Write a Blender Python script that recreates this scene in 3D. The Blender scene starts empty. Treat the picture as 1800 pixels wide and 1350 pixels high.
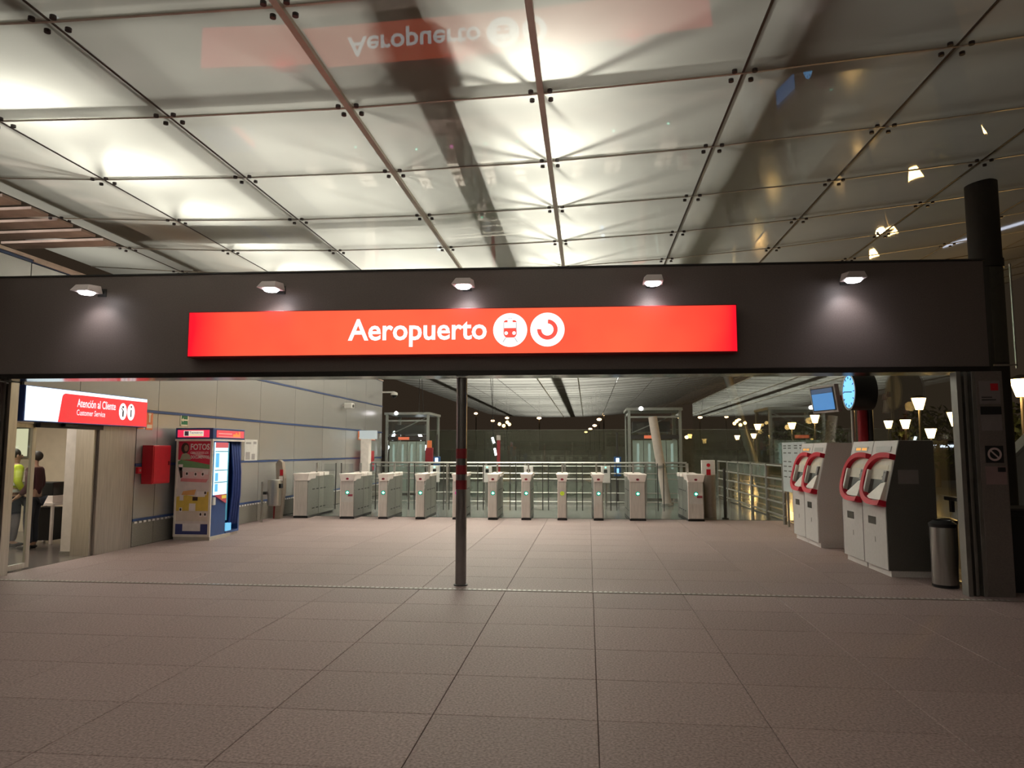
import bpy, math, random
from mathutils import Vector, Matrix
random.seed(7)
sc = bpy.context.scene
COL = sc.collection
PI = math.pi

# ------------------------------------------------------------------ camera
cam_d = bpy.data.cameras.new('camera')
cam = bpy.data.objects.new('camera', cam_d); COL.objects.link(cam)
cam_d.sensor_width = 36.0; cam_d.lens = 36.0 * 1250 / 1800
cam_d.clip_start = 0.05; cam_d.clip_end = 600
pitch = math.atan(118 / 1250); yaw = math.atan(133 / (1250 / math.cos(pitch)))
cam.location = (0, 0, 1.6)
cam.rotation_euler = (PI / 2 + pitch, 0, yaw)
sc.camera = cam

# ------------------------------------------------------------------ world, exposure
w = bpy.data.worlds.new('night'); sc.world = w; w.use_nodes = True
bg = w.node_tree.nodes['Background']
bg.inputs[0].default_value = (1.0, 0.70, 0.46, 1); bg.inputs[1].default_value = 0.026
vs = sc.view_settings
vs.view_transform = 'Standard'; vs.look = 'None'; vs.gamma = 1.0; vs.use_curve_mapping = False
vs.exposure = 0.0

ROOF_LAMP = 60.0       # spot fittings above the glass roof, near
ROOF_AREA = 520.0      # broad area lights added above the roof, standing in for lamp rows

# ------------------------------------------------------------------ helpers
class MB:
    def __init__(s): s.v = []; s.f = []; s.m = []
    def add(s, vs, fs, mi=0):
        b = len(s.v); s.v += [tuple(p) for p in vs]
        for f in fs: s.f.append(tuple(b + i for i in f)); s.m.append(mi)
        return s
    def box(s, x0, x1, y0, y1, z0, z1, mi=0):
        x0, x1 = min(x0, x1), max(x0, x1); y0, y1 = min(y0, y1), max(y0, y1); z0, z1 = min(z0, z1), max(z0, z1)
        v = [(x0,y0,z0),(x1,y0,z0),(x1,y1,z0),(x0,y1,z0),(x0,y0,z1),(x1,y0,z1),(x1,y1,z1),(x0,y1,z1)]
        return s.add(v, [(0,3,2,1),(4,5,6,7),(0,1,5,4),(1,2,6,5),(2,3,7,6),(3,0,4,7)], mi)
    def tube(s, p0, p1, r, n=10, r2=None, mi=0):
        p0 = Vector(p0); p1 = Vector(p1); r2 = r if r2 is None else r2
        d = (p1 - p0).normalized(); a = d.orthogonal().normalized(); b = d.cross(a)
        v = []
        for p, q in ((p0, r), (p1, r2)):
            for i in range(n):
                t = 2 * PI * i / n; v.append(p + a * (q * math.cos(t)) + b * (q * math.sin(t)))
        f = [(i, (i+1) % n, n + (i+1) % n, n + i) for i in range(n)]
        f += [tuple(range(n-1, -1, -1)), tuple(range(n, 2*n))]
        return s.add(v, f, mi)
    def prism(s, poly, axis, c0, c1, mi=0):
        """poly: 2-D points in the other two axes (order x,y,z without axis)"""
        n = len(poly); v = []
        for c in (c0, c1):
            for a, b in poly:
                v.append({'x': (c, a, b), 'y': (a, c, b), 'z': (a, b, c)}[axis])
        f = [(i, (i+1) % n, n + (i+1) % n, n + i) for i in range(n)]
        f += [tuple(range(n-1, -1, -1)), tuple(range(n, 2*n))]
        return s.add(v, f, mi)
    def lathe(s, prof, n=20, c=(0,0), mi=0):
        v = []; k = len(prof)
        for r, z in prof:
            for i in range(n):
                t = 2*PI*i/n; v.append((c[0]+r*math.cos(t), c[1]+r*math.sin(t), z))
        f = []
        for j in range(k-1):
            for i in range(n):
                f.append((j*n+i, j*n+(i+1)%n, (j+1)*n+(i+1)%n, (j+1)*n+i))
        f += [tuple(range(n-1,-1,-1)), tuple(range((k-1)*n, k*n))]
        return s.add(v, f, mi)
    def ball(s, c, r, n=10, sx=1, sy=1, sz=1, mi=0):
        v = []; f = []; m = max(4, n//2)
        for j in range(m+1):
            p = PI*j/m
            for i in range(n):
                t = 2*PI*i/n
                v.append((c[0]+sx*r*math.sin(p)*math.cos(t), c[1]+sy*r*math.sin(p)*math.sin(t), c[2]+sz*r*math.cos(p)))
        for j in range(m):
            for i in range(n): f.append((j*n+i, (j+1)*n+i, (j+1)*n+(i+1)%n, j*n+(i+1)%n))
        return s.add(v, f, mi)
    def flat(s, pts, mi=0): return s.add(pts, [tuple(range(len(pts)))], mi)

def build(name, mb, mats, parent=None, loc=(0,0,0), bevel=0, smooth=False, recalc=True):
    me = bpy.data.meshes.new(name)
    me.from_pydata(mb.v, [], mb.f)
    if not isinstance(mats, (list, tuple)): mats = [mats]
    for m in mats: me.materials.append(m)
    for p, i in zip(me.polygons, mb.m): p.material_index = i; p.use_smooth = smooth
    me.update()
    if recalc:
        import bmesh
        bm = bmesh.new(); bm.from_mesh(me); bmesh.ops.recalc_face_normals(bm, faces=bm.faces); bm.to_mesh(me); bm.free()
    o = bpy.data.objects.new(name, me); COL.objects.link(o)
    o.location = loc
    if parent: o.parent = parent
    if bevel:
        b = o.modifiers.new('bevel', 'BEVEL'); b.width = bevel; b.segments = 2; b.limit_method = 'ANGLE'
    if smooth:
        es = o.modifiers.new('split', 'EDGE_SPLIT'); es.split_angle = math.radians(40)
    return o
def tag(o, label, cat, group=None):
    o['label'] = label; o['category'] = cat
    if group: o['group'] = group
    return o
def thing(name, label, cat, loc=(0,0,0), rz=0, group=None):
    o = bpy.data.objects.new(name, None); COL.objects.link(o); o.empty_display_size = .1
    o.location = loc; o.rotation_euler = (0,0,rz)
    return tag(o, label, cat, group)
def structure(name, loc=(0,0,0)):
    o = bpy.data.objects.new(name, None); COL.objects.link(o); o['kind'] = 'structure'; o.location = loc; return o
def clone(o, parent, loc, name=None):
    c = o.copy(); COL.objects.link(c); c.parent = parent; c.location = loc; return c

# ------------------------------------------------------------------ materials
MATS = {}
def mat(name, col, rough=.5, metal=0., noise=None, bump=0., bscale=60., rnd=0., spec=.5, emit=None, estr=0., stretch=(1,1,1)):
    if name in MATS: return MATS[name]
    m = bpy.data.materials.new(name); m.use_nodes = True; nt = m.node_tree; N = nt.nodes; L = nt.links
    b = N['Principled BSDF']
    b.inputs['Base Color'].default_value = (*col, 1); b.inputs['Roughness'].default_value = rough
    b.inputs['Metallic'].default_value = metal; b.inputs['Specular IOR Level'].default_value = spec
    tc = N.new('ShaderNodeTexCoord'); mp = N.new('ShaderNodeMapping'); L.new(tc.outputs['Object'], mp.inputs[0])
    mp.inputs['Scale'].default_value = stretch
    sc_, amt = noise if noise else (9.0, .06)
    nz = N.new('ShaderNodeTexNoise'); nz.inputs['Scale'].default_value = sc_; nz.inputs['Detail'].default_value = 4
    L.new(mp.outputs[0], nz.inputs['Vector'])
    mr = N.new('ShaderNodeMapRange'); mr.inputs[1].default_value = .3; mr.inputs[2].default_value = .7
    mr.inputs[3].default_value = 1 - amt; mr.inputs[4].default_value = 1 + amt
    L.new(nz.outputs[0], mr.inputs[0]); fac = mr.outputs[0]
    if rnd:
        oi = N.new('ShaderNodeObjectInfo'); m2 = N.new('ShaderNodeMapRange')
        m2.inputs[3].default_value = 1 - rnd; m2.inputs[4].default_value = 1 + rnd
        L.new(oi.outputs['Random'], m2.inputs[0])
        mu = N.new('ShaderNodeMath'); mu.operation = 'MULTIPLY'; L.new(fac, mu.inputs[0]); L.new(m2.outputs[0], mu.inputs[1]); fac = mu.outputs[0]
    mx = N.new('ShaderNodeVectorMath'); mx.operation = 'SCALE'; mx.inputs[0].default_value = col
    L.new(fac, mx.inputs['Scale']); L.new(mx.outputs[0], b.inputs['Base Color'])
    if bump:
        bz = N.new('ShaderNodeTexNoise'); bz.inputs['Scale'].default_value = bscale; bz.inputs['Detail'].default_value = 3
        L.new(mp.outputs[0], bz.inputs['Vector'])
        bp = N.new('ShaderNodeBump'); bp.inputs['Strength'].default_value = bump; bp.inputs['Distance'].default_value = .005
        L.new(bz.outputs[0], bp.inputs['Height']); L.new(bp.outputs[0], b.inputs['Normal'])
    if emit:
        b.inputs['Emission Color'].default_value = (*emit, 1); b.inputs['Emission Strength'].default_value = estr
    MATS[name] = m; return m
def glow(name, col, s):
    return mat(name, (.05,.05,.05), .5, emit=col, estr=s)

def schlick(nt, f0=.04):
    N = nt.nodes; L = nt.links
    lw = N.new('ShaderNodeLayerWeight'); lw.inputs['Blend'].default_value = .5
    p = N.new('ShaderNodeMath'); p.operation = 'POWER'; L.new(lw.outputs['Facing'], p.inputs[0]); p.inputs[1].default_value = 5
    m = N.new('ShaderNodeMath'); m.operation = 'MULTIPLY_ADD'; L.new(p.outputs[0], m.inputs[0]); m.inputs[1].default_value = 1 - f0; m.inputs[2].default_value = f0
    return m.outputs[0]
def glass(name, tint=(.93,.96,.94), f0=.05, haze=0., hcol=(.4,.43,.38), rough=.0):
    m = bpy.data.materials.new(name); m.use_nodes = True; nt = m.node_tree; N = nt.nodes; L = nt.links
    N.remove(N['Principled BSDF']); out = N['Material Output']
    t = N.new('ShaderNodeBsdfTransparent'); t.inputs[0].default_value = (*tint, 1)
    g = N.new('ShaderNodeBsdfGlossy'); g.inputs['Roughness'].default_value = rough; g.inputs[0].default_value = (.95,.97,.96,1)
    src = t.outputs[0]
    if haze:
        d = N.new('ShaderNodeBsdfDiffuse'); d.inputs[0].default_value = (*hcol, 1)
        tc = N.new('ShaderNodeTexCoord'); nz = N.new('ShaderNodeTexNoise'); nz.inputs['Scale'].default_value = 1.6; L.new(tc.outputs['Object'], nz.inputs['Vector'])
        mr = N.new('ShaderNodeMapRange'); mr.inputs[3].default_value = haze*.7; mr.inputs[4].default_value = haze*1.3; L.new(nz.outputs[0], mr.inputs[0])
        mh = N.new('ShaderNodeMixShader'); L.new(mr.outputs[0], mh.inputs[0]); L.new(t.outputs[0], mh.inputs[1]); L.new(d.outputs[0], mh.inputs[2]); src = mh.outputs[0]
    mx = N.new('ShaderNodeMixShader'); L.new(schlick(nt, f0), mx.inputs[0]); L.new(src, mx.inputs[1]); L.new(g.outputs[0], mx.inputs[2])
    L.new(mx.outputs[0], out.inputs[0]); return m
def frosted(name):
    m = bpy.data.materials.new(name); m.use_nodes = True; nt = m.node_tree; N = nt.nodes; L = nt.links
    N.remove(N['Principled BSDF']); out = N['Material Output']
    tc = N.new('ShaderNodeTexCoord'); nz = N.new('ShaderNodeTexNoise'); nz.inputs['Scale'].default_value = .9; nz.inputs['Detail'].default_value = 5
    L.new(tc.outputs['Object'], nz.inputs['Vector'])
    mr = N.new('ShaderNodeMapRange'); mr.inputs[1].default_value = .3; mr.inputs[2].default_value = .7; mr.inputs[3].default_value = .88; mr.inputs[4].default_value = 1.0
    L.new(nz.outputs[0], mr.inputs[0])
    sv = N.new('ShaderNodeVectorMath'); sv.operation = 'SCALE'; sv.inputs[0].default_value = (.81,.815,.71); L.new(mr.outputs[0], sv.inputs['Scale'])
    t = N.new('ShaderNodeBsdfTranslucent'); L.new(sv.outputs[0], t.inputs[0])
    d = N.new('ShaderNodeBsdfDiffuse'); d.inputs[0].default_value = (.42,.41,.35,1)
    mx = N.new('ShaderNodeMixShader'); mx.inputs[0].default_value = .35; L.new(t.outputs[0], mx.inputs[1]); L.new(d.outputs[0], mx.inputs[2])
    g = N.new('ShaderNodeBsdfGlossy'); g.inputs['Roughness'].default_value = .02; g.inputs[0].default_value = (.95,.95,.95,1)
    m2 = N.new('ShaderNodeMixShader'); L.new(schlick(nt, .085), m2.inputs[0]); L.new(mx.outputs[0], m2.inputs[1]); L.new(g.outputs[0], m2.inputs[2])
    L.new(m2.outputs[0], out.inputs[0]); return m

M_slab = mat('granite_slab', (.300,.220,.212), .6, noise=(60, .40), bump=.2, bscale=200, rnd=.06)
M_joint = mat('slab_joint', (.16,.125,.11), .9)
M_polish = mat('polished_floor', (.16,.17,.16), .16, noise=(3,.12))
M_fascia = mat('fascia_metal', (.165,.135,.125), .45, noise=(70,.10))
M_dark = mat('dark_metal', (.035,.033,.032), .45)
M_black = mat('black_plastic', (.012,.012,.013), .4)
M_steel = mat('brushed_steel', (.52,.50,.47), .32, 1.0, noise=(60,.10), stretch=(1,1,.05))
M_gate = mat('gate_steel', (.64,.585,.55), .45, .3, noise=(50,.10), stretch=(1,1,.08))
M_gateside = mat('gate_side_steel', (.30,.30,.28), .38, .6, noise=(40,.10))
M_wall = mat('wall_panel_metal', (.44,.428,.42), .26, .5, noise=(120,.09), rnd=.04)
M_skirt = mat('skirting_stone', (.20,.185,.165), .5, noise=(60,.2))
M_seam = mat('wall_seam', (.05,.05,.05), .7)
M_blue = mat('blue_trim', (.035,.07,.20), .4)
M_white = mat('white_enamel', (.72,.69,.67), .4)
M_cream = mat('cream_cap', (.86,.77,.73), .4)
M_red = mat('red_enamel', (.50,.012,.025), .35)
M_darkred = mat('dark_red', (.22,.012,.02), .45)
M_glass = glass('clear_glass', f0=.06)
M_glassfar = glass('hazy_glass', (.62,.64,.56), .05, haze=.16, hcol=(.40,.41,.34))  # grey-green diffuse haze mixed into the tinted pane
M_flap = glass('flap_glass', (.94,.955,.95), .05, haze=.012, hcol=(.5,.6,.58))
M_paneltop = glass('panel_top_glass', (.97,.98,.97), .03)
M_frost = frosted('frosted_roof_glass')
M_greenpane = glass('green_pane', (.50,.56,.50), .05, haze=.32, hcol=(.42,.46,.41))
M_tee = mat('roof_bar', (.60,.57,.50), .45, .3)
M_beam = mat('roof_beam', (.34,.34,.31), .6)
M_seal = mat('roof_seal', (.10,.09,.075), .7)
M_louvre = mat('louvre', (.72,.56,.47), .5, noise=(4,.15))
M_textw = glow('sign_white', (1,.98,.97), 1.5)
M_lampface = glow('lamp_face', (1,.96,.98), 14)
M_warm = glow('lantern_glow', (1,.60,.20), 26)
M_tube = glow('tube_reflection_glow', (.88,.95,1.0), 6)

def lightbox(name, edge, mid, s, axis=0, half=3.3, power=6):
    """backlit face: the tubes stop short of the two ends"""
    m = bpy.data.materials.new(name); m.use_nodes = True; nt = m.node_tree; N = nt.nodes; L = nt.links
    b = N['Principled BSDF']; b.inputs['Base Color'].default_value = (*[c*.3 for c in edge], 1); b.inputs['Roughness'].default_value = .3
    tc = N.new('ShaderNodeTexCoord'); sp = N.new('ShaderNodeSeparateXYZ'); L.new(tc.outputs['Object'], sp.inputs[0])
    d = N.new('ShaderNodeMath'); d.operation = 'DIVIDE'; L.new(sp.outputs[axis], d.inputs[0]); d.inputs[1].default_value = half
    a = N.new('ShaderNodeMath'); a.operation = 'ABSOLUTE'; L.new(d.outputs[0], a.inputs[0])
    p = N.new('ShaderNodeMath'); p.operation = 'POWER'; L.new(a.outputs[0], p.inputs[0]); p.inputs[1].default_value = power
    nz = N.new('ShaderNodeTexNoise'); nz.inputs['Scale'].default_value = 1.2; L.new(tc.outputs['Object'], nz.inputs['Vector'])
    mr = N.new('ShaderNodeMapRange'); mr.inputs[1].default_value = .35; mr.inputs[2].default_value = .75; mr.inputs[3].default_value = 0; mr.inputs[4].default_value = .25; L.new(nz.outputs[0], mr.inputs[0])
    ad = N.new('ShaderNodeMath'); ad.operation = 'ADD'; ad.use_clamp = True; L.new(p.outputs[0], ad.inputs[0]); L.new(mr.outputs[0], ad.inputs[1])
    mx = N.new('ShaderNodeMix'); mx.data_type = 'RGBA'; L.new(ad.outputs[0], mx.inputs[0])
    mx.inputs[6].default_value = (*mid, 1); mx.inputs[7].default_value = (*edge, 1)
    L.new(mx.outputs[2], b.inputs['Emission Color']); b.inputs['Emission Strength'].default_value = s
    return m

def text_mb(s, origin, u, v, width, height, bold=.0, depth=.004, mi=0, mb=None, center=False):
    """lettering filled into width x height, u = reading direction, v = up"""
    cu = bpy.data.curves.new('t', 'FONT'); cu.body = s; cu.size = 1; cu.offset = bold; cu.resolution_u = 3
    o = bpy.data.objects.new('t', cu); COL.objects.link(o)
    dg = bpy.context.evaluated_depsgraph_get(); me = bpy.data.meshes.new_from_object(o.evaluated_get(dg))
    vs_ = [p.co.copy() for p in me.vertices]; fs = [tuple(p.vertices) for p in me.polygons]
    bpy.data.objects.remove(o); bpy.data.curves.remove(cu); bpy.data.meshes.remove(me)
    x0 = min(p.x for p in vs_); x1 = max(p.x for p in vs_); y0 = min(p.y for p in vs_); y1 = max(p.y for p in vs_)
    u = Vector(u); v = Vector(v); n = u.cross(v); o0 = Vector(origin)
    pts = [o0 + u*((p.x-x0)/(x1-x0)*width) + v*((p.y-y0)/(y1-y0)*height) + n*depth for p in vs_]
    mb = mb or MB(); mb.add(pts, fs, mi); return mb

def point(name, loc, power, col, r=.1, parent=None):
    l = bpy.data.lights.new(name, 'POINT'); l.energy = power; l.color = col; l.shadow_soft_size = r
    o = bpy.data.objects.new(name, l); COL.objects.link(o); o.location = loc
    if parent: o.parent = parent
    return o
def area(name, loc, sx, sy, power, col, rot=(0,0,0), parent=None):
    l = bpy.data.lights.new(name, 'AREA'); l.shape = 'RECTANGLE'; l.size = sx; l.size_y = sy; l.energy = power; l.color = col
    o = bpy.data.objects.new(name, l); COL.objects.link(o); o.location = loc; o.rotation_euler = rot
    if parent: o.parent = parent
    return o

# ------------------------------------------------------------------ roof lights (above the glass)
def zc(x): return 4.87 + .0071 * (x + 3) ** 2
XK = lambda k: -2.23 + 1.83 * k
YJ = lambda j: 6.33 + 1.57 * j
WARM = (1.0, .955, .915)
for j in range(0, 5):
    point('roof_lamp', (-5.30, YJ(j) - .34, zc(-5.3) + .62), ROOF_LAMP * (1.15 if j < 2 else .9), WARM, .10)
    point('roof_lamp', (-.42, YJ(j) - .38, zc(-.4) + .62), ROOF_LAMP, WARM, .10)
    if j < 4: point('roof_lamp', (-8.5, YJ(j) + .5, zc(-8.5) + 1.2), ROOF_LAMP * .8, WARM, .3)  # added lamp, brightens the left panels and louvres
    if j >= 0: point('roof_lamp', (-3.2, YJ(j) + .8, zc(-2.7) + 1.5), ROOF_LAMP * 1.35, WARM, .35)
for i, y in enumerate((17, 24, 32, 40, 48, 56, 64)):
    area('roof_area_light', (-2.6, y, 6.7 if i < 2 else 8.0), 4.0 if i < 2 else 6.0, 6.0, ROOF_AREA * (3.5, 2.4, 1.7, 1.7, 1.7, 1.7, 1.7)[i], WARM)  # first two boosted, out of view, to brighten the hall floor
area('roof_area_light', (-2.5, -1.5, 8.0), 7.0, 5.0, ROOF_AREA * 1.25, WARM)  # unseen light added behind the camera to brighten forecourt and fascia

# ------------------------------------------------------------------ floor
floor = structure('floor')
bed = MB().box(-14, 13, -8, 17.35, -.12, -.012); build('joint_bed', bed, M_joint, floor)
SW, SD = 1.0, .77
def slab_mesh(w, d):
    me = bpy.data.meshes.new('slab'); g = .0022
    mb = MB().box(g, w - g, g, d - g, -.03, 0); c = .0025
    # small chamfer on the top edge
    v = mb.v[:4] + [(g, g, -c), (w-g, g, -c), (w-g, d-g, -c), (g, d-g, -c), (g+c, g+c, 0), (w-g-c, g+c, 0), (w-g-c, d-g-c, 0), (g+c, d-g-c, 0)]
    f = [(0,3,2,1),(0,1,5,4),(1,2,6,5),(2,3,7,6),(3,0,4,7),(4,5,9,8),(5,6,10,9),(6,7,11,10),(7,4,8,11),(8,9,10,11)]
    me.from_pydata(v, [], f); me.materials.append(M_slab); me.update(); return me
sm = slab_mesh(SW, SD)
X0 = -.955
y = 2.13; row = 0
rows = []
while y < 8.22: rows.append((y, SD)); y += SD
for yy, d in rows:
    half = 4.3 + yy * .78
    i0 = math.floor((-yy * .86 - 1.2 - X0) / SW); i1 = math.ceil((yy * .62 + 1.0 - X0) / SW)
    for i in range(i0, i1):
        if yy > 7.2 and X0 + i * SW > 6.4: continue
        o = bpy.data.objects.new('slab', sm); COL.objects.link(o); o.parent = floor; o.location = (X0 + i*SW, yy, 0)
track_y0 = rows[-1][0] + SD
si = slab_mesh(SW, .80)
for r in range(11):
    yy = 8.40 + r * .80
    for i in range(-7, 6):
        x = X0 + i * SW
        if x + SW < -7.6 or x > 4.6: continue
        o = bpy.data.objects.new('slab', si); COL.objects.link(o); o.parent = floor; o.location = (x, yy, 0)
near = MB()
for i in range(-12, 13):
    for r in range(-13, 3):
        yy = rows[0][0] - (3 - r) * SD + 0
        if yy + SD > rows[0][0] + .01: continue
        near.box(X0+i*SW+.004, X0+(i+1)*SW-.004, yy+.004, yy+SD-.004, -.03, 0)
for i in range(-13, 13):          # slabs to both sides, out of the picture
    for yy, d in rows:
        i0 = math.floor((-yy * .86 - 1.2 - X0) / SW); i1 = math.ceil((yy * .62 + 1.0 - X0) / SW)
        if i0 <= i < i1 and not (yy > 7.2 and X0+i*SW > 6.4): continue
        near.box(X0+i*SW+.004, X0+(i+1)*SW-.004, yy+.004, yy+SD-.004, -.03, 0)
o = build('slab_field', near, M_slab, floor); o['kind'] = 'stuff'
# slotted track across the opening
tr = MB().box(-7.7, 4.6, track_y0 + .02, 8.395, -.03, .002); tp = build('track_plate', tr, mat('track_stone', (.25,.20,.18), .5, noise=(40,.2)), floor)
sl = MB()
x = -7.6
while x < 4.5:
    sl.box(x, x + .030, 8.335, 8.372, .0005, .0045); x += .058
o = build('track_slot', sl, mat('track_steel', (.62,.60,.58), .3, .8), floor); o['kind'] = 'stuff'

# polished floor behind the gates, ground outside
fl2 = structure('floor_concourse')
build('floor_plate', MB().box(-14, 13, 17.35, 72, -.12, -.004), M_polish, fl2)
gr = build('ground', MB().box(4.9, 120, -20, 220, -.40, -.14), mat('asphalt', (.06,.055,.05), .8, noise=(5,.3)), None); gr['kind'] = 'structure'
gr = build('ground', MB().box(-90, 4.9, 72, 220, -.40, -.14), MATS['asphalt'], None); gr['kind'] = 'structure'

# ------------------------------------------------------------------ ceiling of frosted glass panels
ceil_ = structure('ceiling')
def panel_box(mb, x0, x1, y0, y1, g=.012, t=.016):
    xa, xb, ya, yb = x0+g, x1-g, y0+g, y1-g
    za, zb = zc(x0), zc(x1)
    v = [(xa,ya,za),(xb,ya,zb),(xb,yb,zb),(xa,yb,za),(xa,ya,za+t),(xb,ya,zb+t),(xb,yb,zb+t),(xa,yb,za+t)]
    mb.add(v, [(0,3,2,1)], 0)
    mb.add(v, [(4,5,6,7),(0,1,5,4),(1,2,6,5),(2,3,7,6),(3,0,4,7)], 1)
KS = range(-4, 8)
for k in KS:
    base = None
    for j in range(-3, 5):
        if k == -4 and j in (1, 2): continue
        if base is None:
            mb = MB(); panel_box(mb, XK(k), XK(k+1), 0, 1.57); base = build('panel', mb, [M_frost, M_paneltop], ceil_, (0, YJ(j), 0), recalc=False)
        else: clone(base, ceil_, (0, YJ(j), 0))
far = MB()
for j in list(range(-9, -3)) + list(range(5, 40)):
    for k in KS: panel_box(far, XK(k), XK(k+1), YJ(j), YJ(j+1), g=.012 if j < 12 else .02)
o = build('panel_field', far, [M_frost, M_paneltop], ceil_, recalc=False); o['kind'] = 'stuff'
# bars and seals below and in the joints
for k in range(-3, 8):
    x = XK(k); z = zc(x)
    if k in (0, 1):
        build('glazing_bar', MB().box(x-.028, x+.028, -7.8, 69.1, z-.035, z+.01), M_tee, ceil_)
    else:
        build('glazing_seal', MB().box(x-.010, x+.010, -7.8, 69.1, z-.006, z+.012), M_seal, ceil_)
def cross(mbb, y, hw, dz0, dz1):
    for k in KS:
        xa, xb = XK(k), XK(k+1); za, zb = zc(xa), zc(xb)
        v = [(xa,y-hw,za+dz0),(xb,y-hw,zb+dz0),(xb,y+hw,zb+dz0),(xa,y+hw,za+dz0),(xa,y-hw,za+dz1),(xb,y-hw,zb+dz1),(xb,y+hw,zb+dz1),(xa,y+hw,za+dz1)]
        mbb.add(v, [(0,3,2,1),(4,5,6,7),(0,1,5,4),(1,2,6,5),(2,3,7,6),(3,0,4,7)])
for j in range(-3, 6):
    mb = MB(); cross(mb, YJ(j), .012, -.008, .012); build('cross_bar', mb, M_tee, ceil_)
mb = MB()
for j in range(6, 40): cross(mb, YJ(j), .02, -.012, .012)
o = build('far_cross_bars', mb, M_seal, ceil_); o['kind'] = 'stuff'
# spider fittings: four bolt heads at every corner
sp = MB()
for sx in (-1, 1):
    for sy in (-1, 1):
        sp.tube((sx*.088, sy*.080, -.026), (sx*.088, sy*.080, .0), .024, 10)
spm = None
for j in range(-2, 6):
    for k in range(-3, 6):
        loc = (XK(k), YJ(j), zc(XK(k)) - .012)
        if spm is None: spm = build('spider_fitting', sp, mat('bolt_head', (.045,.03,.03), .4), ceil_, loc)
        else: clone(spm, ceil_, loc)
# steelwork above the glass
for x, hw in ((-7.25, .19), (-4.15, .09), (-1.40, .235), (1.72, .13)):
    z = zc(x) + .05; ye = 18 if x in (-4.15, 1.72) else 69
    mb = MB().box(x-hw, x+hw, -7, ye, z+.01, z+.035).box(x-.02, x+.02, -7, ye, z+.03, z+.12).box(x-hw*.7, x+hw*.7, -7, ye, z+.12, z+.14)
    build('roof_beam', mb, M_beam, ceil_)
for j in range(-3, 6):
    y = YJ(j) - (.17 if j == 0 else .07); r = .085 if j == 0 else .028
    mb = MB()
    for k in KS: mb.tube((XK(k), y, zc(XK(k))+r+.03), (XK(k+1), y, zc(XK(k+1))+r+.03), r, 8)
    build('roof_tube', mb, M_beam, ceil_)
strut = None
for j in range(-2, 5):
    for k in (-2, 0, 1, 2):
        x = XK(k); loc = (x, YJ(j), zc(x) + .03)
        if strut is None:
            mb = MB()
            for sx, sy in ((-1, -1), (1, -1), (-.45, -1.2), (.5, 1.1)): mb.tube((0,0,0), (sx*.95, sy*.95, .55), .022, 6)
            strut = build('roof_strut', mb, M_beam, ceil_, loc)
        else: clone(strut, ceil_, loc)
mb = MB().box(-7.3, -4.2, 9.62, 10.65, 5.02, 5.07).box(-4.0, -1.4, 9.55, 9.95, 5.02, 5.07).box(-1.85, -.95, 5.35, 6.25, 5.03, 5.1)
build('roof_plate', mb, M_beam, ceil_)
mb = None
for i in range(6):   # open louvres at the wall side
    loc = (0, YJ(1) + .22 + i * .50, 0)
    if mb is None:
        mb = MB().box(-9.55, -7.75, -.16, .16, 4.99, 5.03); lv = build('louvre', mb, M_louvre, ceil_, loc); lv.rotation_euler = (0,0,0)
    else: clone(lv, ceil_, loc)

# ------------------------------------------------------------------ wall on the left, panelled
WX = -7.6
wall = structure('wall_left')
build('wall_core', MB().box(WX-.30, WX-.03, 11.34, 25.83, 0, 4.2).box(WX-.30, WX-.03, 8.86, 11.34, 2.05, 4.2), M_seam, wall)
zr = [0.43, 1.36, 2.28, 3.25, 4.20]
cols = [8.86] + [9.94 + 1.986 * i for i in range(9)]
def wall_panel(y0, y1, z0, z1, m, t=.03, name='wall_panel'):
    g = .006
    return build(name, MB().box(WX-t, WX, y0+g, y1-g, z0+g, z1-g), m, wall)
for a, b in zip(cols[:-1], cols[1:]):
    for r in range(4):
        z0, z1 = zr[r] + (.03 if r else .03), zr[r+1] - .012
        if r < 2:
            if b <= 11.4: continue
            a2 = max(a, 11.34)
        else: a2 = a
        wall_panel(a2, b, z0, z1, M_wall)
    if b > 11.4: wall_panel(max(a, 11.34), b, 0, zr[0] - .02, M_skirt, name='skirting_panel')
build('lintel', MB().box(WX-.03, WX+.0, 8.86, 11.34, 2.0, 2.28), M_gateside, wall)
for z in zr[1:]:
    y0 = 11.34 if z < 2 else 8.86
    build('blue_line', MB().box(WX-.02, WX+.012, y0, 25.83, z-.012, z+.028), M_blue, wall)
build('blue_line', MB().box(WX-.02, WX+.012, 11.34, 25.83, zr[0]-.005, zr[0]+.035), M_blue, wall)
mb = MB(); y = 11.38
while y < 25.7: mb.box(WX-.02, WX+.014, y, y+.075, zr[0]-.045, zr[0]-.012); y += .125
o = build('white_dash', mb, M_white, wall); o['kind'] = 'stuff'
build('coping', MB().box(WX-.32, WX+.03, 8.86, 25.83, 4.2, 4.24), M_louvre, wall)
build('upper_band', MB().box(WX-.9, WX-.32, 8.86, 25.83, 4.24, 4.40), M_louvre, wall)
# the wall head runs on towards the forecourt above the fascia
build('wall_core', MB().box(WX-.30, WX-.03, 6.6, 8.85, 3.86, 4.2), M_seam, wall)
build('wall_panel', MB().box(WX-.03, WX, 6.6, 8.85, 3.86, 4.185), M_wall, wall)
build('blue_line', MB().box(WX-.02, WX+.012, 6.6, 8.86, 4.188, 4.228), M_blue, wall)
build('coping', MB().box(WX-.32, WX+.03, 6.6, 8.86, 4.229, 4.26), M_louvre, wall)
build('upper_band', MB().box(WX-.9, WX-.32, 6.6, 8.86, 4.24, 4.40), M_louvre, wall)
# brushed steel cladding between door and wall
build('steel_cladding', MB().box(WX-.3, WX+.02, 10.40, 11.30, 0, 2.0), mat('clad_steel', (.42,.38,.345), .36, .75, noise=(40,.12), stretch=(1,1,.06)), wall, bevel=.006)

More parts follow.
